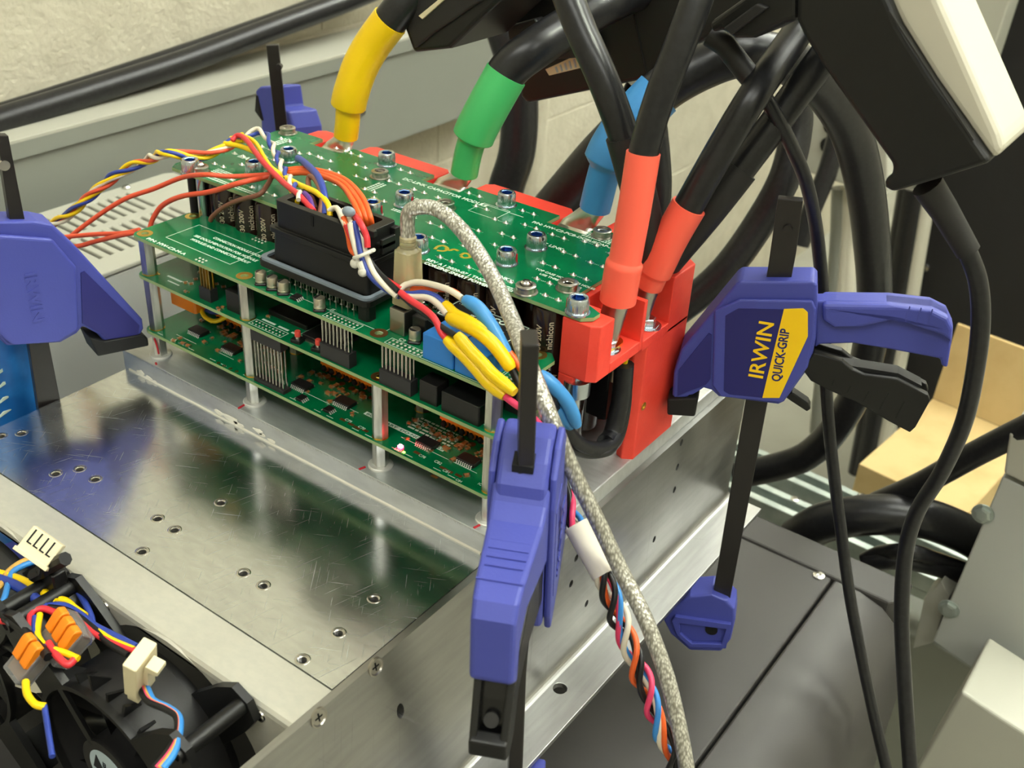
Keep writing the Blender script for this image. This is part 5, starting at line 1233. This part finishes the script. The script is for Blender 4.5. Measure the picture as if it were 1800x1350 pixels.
# blue printed can at the left edge
p = at(12,700,'x',-185); t = thing('blue_canister',(p[0],p[1],-300),'blue canister with white flashes behind the left clamp','canister')
MB().lathe((p[0],p[1],-300),[(17,0),(18,2),(18,340),(16,344)],40).build('shell','blue_can',t,40)
for i,(u,v) in enumerate(((8,652),(10,676),(10,703),(10,728))):
    q = at(u,v,'x',p[0]+16); m = MB(); m.prism([(q[1]-6,q[2]-1),(q[1]+4,q[2]+1.4),(q[1]-1,q[2]+2)], lambda a,b,h:(q[0]+h+.0,a,b), 0,.4); m.build('white_flash','silkscreen',t,0)
MB().box(p[0]-60,-300,-500,-150,40,-300).build('shelf','charcoal_case',t,0)

# ------------------------------------------------------------------ behind, centre: wall pipe
p = at(938,240,'x',-400); tag(MB().lathe((p[0],p[1],ZF),[(15,0),(15,620),(17.5,622),(17.5,640),(15,642),(15,1400)],28).build('wall_pipe','wall_paint',None,40,loc=(p[0],p[1],ZF)),'white painted vertical pipe on the wall behind the cables','pipe')

# ------------------------------------------------------------------ black current probes at the top
def slab(par, name, m, pts, y0, y1, bev=1.0, dx=0.0, dz=0.0):
    P = [at(u,v,'y',y0) for u,v in pts]; k = len(P); d = y1-y0
    b = MB(); b.add([tuple(q) for q in P]+[(q[0]+dx,q[1]+d,q[2]+dz) for q in P],[tuple(range(k)),tuple(range(2*k-1,k-1,-1))]+[(i,(i+1)%k,k+(i+1)%k,k+i) for i in range(k)])
    return b.build(name,m,par,0,bev,seg=3)
t = thing('current_probe',tuple(at(800,60,'y',150)),'black current probe body at the top beside the yellow heat shrink','probe')
slab(t,'body','black_plastic',[(708,44),(700,-60),(900,-120),(895,-15),(790,86),(726,93)],128,175,2)
slab(t,'cover','black_soft',[(712,40),(735,-10),(820,-70),(900,-90),(892,-30),(760,60),(728,86)],126,129,1)
slab(t,'scale_window','ivory_plastic',[(735,28),(772,-2),(784,-3),(742,34)],125,127,.3)
t = thing('current_probe',tuple(at(1080,120,'y',190)),'large black probe housing behind the two upright supply cables','probe')
slab(t,'body','black_plastic',[(897,-60),(897,60),(905,110),(915,170),(925,182),(1140,138),(1155,132),(1240,70),(1300,30),(1330,-60)],185,250,2)
slab(t,'jaw','black_soft',[(890,46),(940,32),(948,52),(965,50),(968,70),(1040,60),(1045,100),(900,110)],178,186,1)
slab(t,'clip','ivory_plastic',[(938,58),(962,48),(968,54),(942,70)],176,179,.4)
slab(t,'seam','dark_hole',[(1107,4),(1109,4),(1137,134),(1135,135)],184.4,185.2,0)
o = slab(t,'scale_plate','ivory_plastic',[(958,122),(1050,80),(1060,110),(965,133)],183.4,186,.3)
for i in range(9):
    u = 975+i*8; slab(o,'scale_tick','label_grey',[(u,118-i*3.4),(u+2.4,117-i*3.4),(u+6,127-i*2.2),(u+3.6,128-i*2.2)],183.0,183.5,0)
# probe with the big handle
t = thing('handheld_probe',tuple(at(1560,200,'y',100)),'black handled probe with a white side hanging at the upper right','probe')
slab(t,'handle','black_plastic',[(1399,36),(1410,61),(1440,110),(1569,292),(1565,307),(1551,318),(1554,330),(1566,340),(1640,318),(1742,286),(1640,140),(1580,45),(1545,-40),(1400,-40)],86,112,2.0)
slab(t,'head','black_plastic',[(1402,-60),(1402,36),(1378,42),(1345,58),(1325,68),(1290,68),(1268,52),(1250,60),(1245,40),(1330,-20),(1380,-60)],90,116,2.0)
slab(t,'white_back','white_plastic',[(1540,-40),(1582,44),(1642,140),(1744,284),(1765,262),(1757,235),(1652,-2),(1640,-40)],90,124,3.0)
slab(t,'side_seam','black_soft',[(1560,20),(1563,19),(1712,246),(1709,248)],85.6,86.4,0)
slab(t,'rib','black_soft',[(1270,50),(1330,6),(1350,14),(1285,62)],88,91,.8)
MB().tube([at(1248,62,'y',102),at(1275,80,'y',103),at(1310,125,'y',105),at(1343,164,'y',107)],4.2,14).build('strain_relief','black_soft',t,60)
MB().tube(C((1335,155,'y',107),(1365,205,'y',112),(1395,265,'y',120),(1420,330,'y',130),(1437,420,'y',142),(1447,540,'y',152),(1452,680,'y',158),(1462,800,'y',160),(1478,930,'y',160),(1496,1060,'y',158),(1530,1230,'y',150),(1565,1380,'y',140)),2.9,12).build('probe_lead','black_cable',t,60)
MB().tube([at(1630,325,'y',100),at(1660,370,'y',104),at(1702,442,'y',108)],5.2,14,True,[5.6,5.0,4.4]).build('strain_relief','black_soft',t,60)
MB().tube(C((1695,430,'y',108),(1718,490,'y',112),(1724,560,'y',116),(1716,640,'y',120),(1695,740,'y',126),(1655,830,'y',132),(1612,900,'y',136),(1592,970,'y',138),(1585,1080,'y',138),(1590,1200,'y',134),(1602,1380,'y',126)),3.5,12).build('probe_lead','black_cable',t,60)

# ------------------------------------------------------------------ right: far black rack, pale panel, conduits
t = thing('black_rack',tuple(at(1700,500,'y',1300)),'tall black rack cabinet standing far back at the right','cabinet')
P = at(1600,600,'y',1300); 
slab(t,'side','black_soft',[(1790,-200),(1770,0),(1600,440),(1560,560),(1590,900),(2100,1200),(2300,-200)],900,1300,0)
q = at(1627,470,'y',898); MB().lathe(tuple(q),[(5,0),(4,3),(.01,4)],16,(0,-1,0)).build('door_screw','steel',t)
t = thing('wall_panel',tuple(at(1700,100,'y',860)),'pale grey electrical panel between the white handle and the black rack','panel')
slab(t,'door','pale_enamel',[(1560,-80),(1800,-80),(1775,0),(1722,165),(1690,230),(1560,200)],840,880,2)
slab(t,'latch','black_plastic',[(1686,66),(1698,72),(1700,98),(1690,96)],836,842,1)
t = thing('conduit_box',tuple(at(1480,250,'y',700)),'pale grey junction box with cable glands behind the looping cable','panel')
slab(t,'box','pale_enamel',[(1420,150),(1560,150),(1560,345),(1500,330),(1410,300)],690,760,2)
for u,v in ((1462,222),(1456,256),(1495,275)): 
    q = at(u,v,'y',688); MB().cyl(q,(q[0],q[1]+6,q[2]),8,8,14).build('gland','black_plastic',t)
loose('dark cable hanging from the pale junction box',[(1475,225,'y',660),(1455,300,'y',650),(1430,360,'y',640),(1405,430,'y',630)],9)
for i,(u,w) in enumerate(((1478,9),(1492,8),(1500,7))):
    P = C((u,330,'y',730),(u-3-i*2,420,'y',730),(u-12,520,'y',730),(u-28,640,'y',730),(u-40,760,'y',730),n=5); tag(MB().tube(P,w,14).build('conduit','plain_paint' if i else 'grey_enamel',None,60,loc=tuple(P[0])),('grey conduit, left of the three falling from the junction box','pale conduit in the middle of the three below the junction box','pale conduit, right of the three below the junction box')[i],'conduit')
for i,(u,w,mm) in enumerate(((1590,14,'black_cable'),(1612,9,'plain_paint'),(1575,10,'black_cable'))):
    P = C((u+20,330,'y',860),(u,450,'y',860),(u-18,560,'y',860),(u-45,700,'y',860),(u-70,830,'y',860),n=5); tag(MB().tube(P,w,14).build('conduit',mm,None,60,loc=tuple(P[0])),('thick black conduit falling beside the black rack','pale conduit falling beside the black rack','thinner black conduit beside the black rack')[i],'conduit')

# ------------------------------------------------------------------ right: cardboard box, rails, grey cabinets, black equipment case
t = thing('cardboard_box',tuple(at(1620,850,'z',-330)),'open cardboard box behind the black cables at the right','box')
zl = -260
cA,cB,cC,cD = (at(u,v,'z',zl) for u,v in ((1510,815),(1640,700),(1850,830),(1700,905)))
dA = (cB-cA); dB = (cD-cA)
P = [cA,cA+dA,cA+dA+dB,cA+dB]
m = MB(); m.add([tuple(q) for q in P]+[(q[0],q[1],-420) for q in P],[(0,1,2,3),(7,6,5,4)]+[(i,(i+1)%4,4+(i+1)%4,4+i) for i in range(4)]); m.build('carton','cardboard',t,0,.8)
up = 75; m = MB(); m.add([tuple(P[1]),tuple(P[2]),(P[2][0],P[2][1]+4,zl),(P[1][0],P[1][1]+4,zl)]+[(q[0],q[1]+12,zl+up) for q in (P[1],P[2])]+[(q[0],q[1]+16,zl+up) for q in (P[2],P[1])],[(0,1,5,4),(2,3,7,6),(4,5,6,7),(0,4,7,3),(1,2,6,5)]); m.build('raised_flap','cardboard',t,0)
def rail(label, v0, v1, y, z):
    A = at(1290,v0,'z',z); B = at(1700,v1,'z',z); d = (B-A)/np.linalg.norm(B-A)
    t = thing('steel_rail',tuple(A),label,'rail','galvanised rails')
    n = np.array([-d[1],d[0],0]); A = A-d*120; B = B+d*150
    def F(a,b,h): return tuple(A+d*a+n*b+np.array([0,0,h]))
    L = float(np.linalg.norm(B-A)); w = 24
    m = MB(); m.prism([(0,0),(L,0),(L,7),(0,7)],F,-14,0); m.prism([(0,w-7),(L,w-7),(L,w),(0,w)],F,-14,0); m.prism([(0,0),(L,0),(L,w),(0,w)],F,-22,-14); m.build('channel','galvanised',t,0,.6)
    for k in range(7):
        c = F(40+k*62,w-3.5,0); MB().lathe(c,[(3.6,0),(3.4,1),(2,1.4),(.01,1.2)],14).build('stud','steel',t)
rail('galvanised rail nearer to the cardboard box',800,985,0,-250)
rail('galvanised rail nearer to the black equipment case',860,1045,0,-250)
# black equipment case under the bracket
ec = thing('equipment_case',(120,80,-330),'black equipment case under the aluminium bracket, its front bezel rounded','equipment case')
MB().plate([(-140,-240),(153,-240),(153,228),(-140,228)],-330,-140).build('case_body','charcoal_case',ec,0,1.5)
MB().plate([(-140,229),(186,229),(192,236),(192,254),(-140,254)],-330,-140).build('back_strip','charcoal_case',ec,0,1.5)
m = MB(); prof = [(154.5,-140),(170,-140),(184,-144),(196,-154),(203,-172),(206,-200),(206,-330),(154.5,-330)]
m.prism(prof, lambda a,b,h:(a,h,b), -240, 228); m.build('front_bezel','charcoal_case',ec,30,1.5)
p = at(1439,1012,'z',-139.8); MB().lathe((p[0],p[1],-140),[(3.6,0),(3.4,.8),(1.6,1.0),(1.4,.4),(.01,.4)],18).build('case_screw','steel',ec)
# grey cabinet with bolts at the right edge
gc = thing('grey_cabinet',tuple(at(1720,1000,'y',330)),'grey metal cabinet with hex bolts at the right edge','cabinet')
slab(gc,'front','light_grey_enamel',[(1762,838),(1900,905),(1900,1300),(1800,1236),(1640,1126)],300,430,1.0)
slab(gc,'top_cap','pale_enamel',[(1764,832),(1774,760),(1900,790),(1900,900)],296,420,1.5)
for u,v in ((1728,903),(1668,1070),(1740,1172)):
    q = at(u,v,'y',299); MB().lathe(tuple(q),[(5.2,0),(5.2,2.4),(3.4,2.8),(3.4,2.8)],6,(0,-1,0)).build('hex_bolt','galvanised',gc,0); MB().lathe(tuple(q),[(6.4,0),(6.4,.8)],20,(0,-1,0)).build('bolt_washer','galvanised',gc)
slab(gc,'side_bracket','pale_enamel',[(1625,1050),(1655,1022),(1668,1050),(1640,1130),(1605,1140)],310,330,.6)
pc_ = thing('pale_cabinet',tuple(at(1720,1290,'y',240)),'pale enamelled cabinet corner at the lower right','cabinet')
slab(pc_,'door','pale_enamel',[(1690,1215),(1760,1262),(1900,1350),(1900,1500),(1580,1500),(1600,1370)],230,285,2.0)
slab(gc,'hinge','galvanised',[(1745,1200),(1800,1230),(1800,1275),(1750,1240)],270,298,1.5)
tag(slab(None,'floor_cabinet','grey_enamel',[(1520,1090),(1640,1130),(1760,1210),(1650,1420),(1300,1420),(1420,1250)],420,560,2.0),'dull grey metal cabinet low behind the black equipment case','cabinet')
loose('black ribbon cable lying over the rails beside the grey cabinet',[(1520,985,'y',300),(1550,972,'y',300),(1600,970,'y',295),(1650,985,'y',320),(1720,1010,'y',350)],5)
loose('black braided lead arching over the rails beside the grey cabinet',[(1525,990,'y',298),(1570,985,'y',298),(1620,990,'y',310),(1720,1020,'y',345)],6)
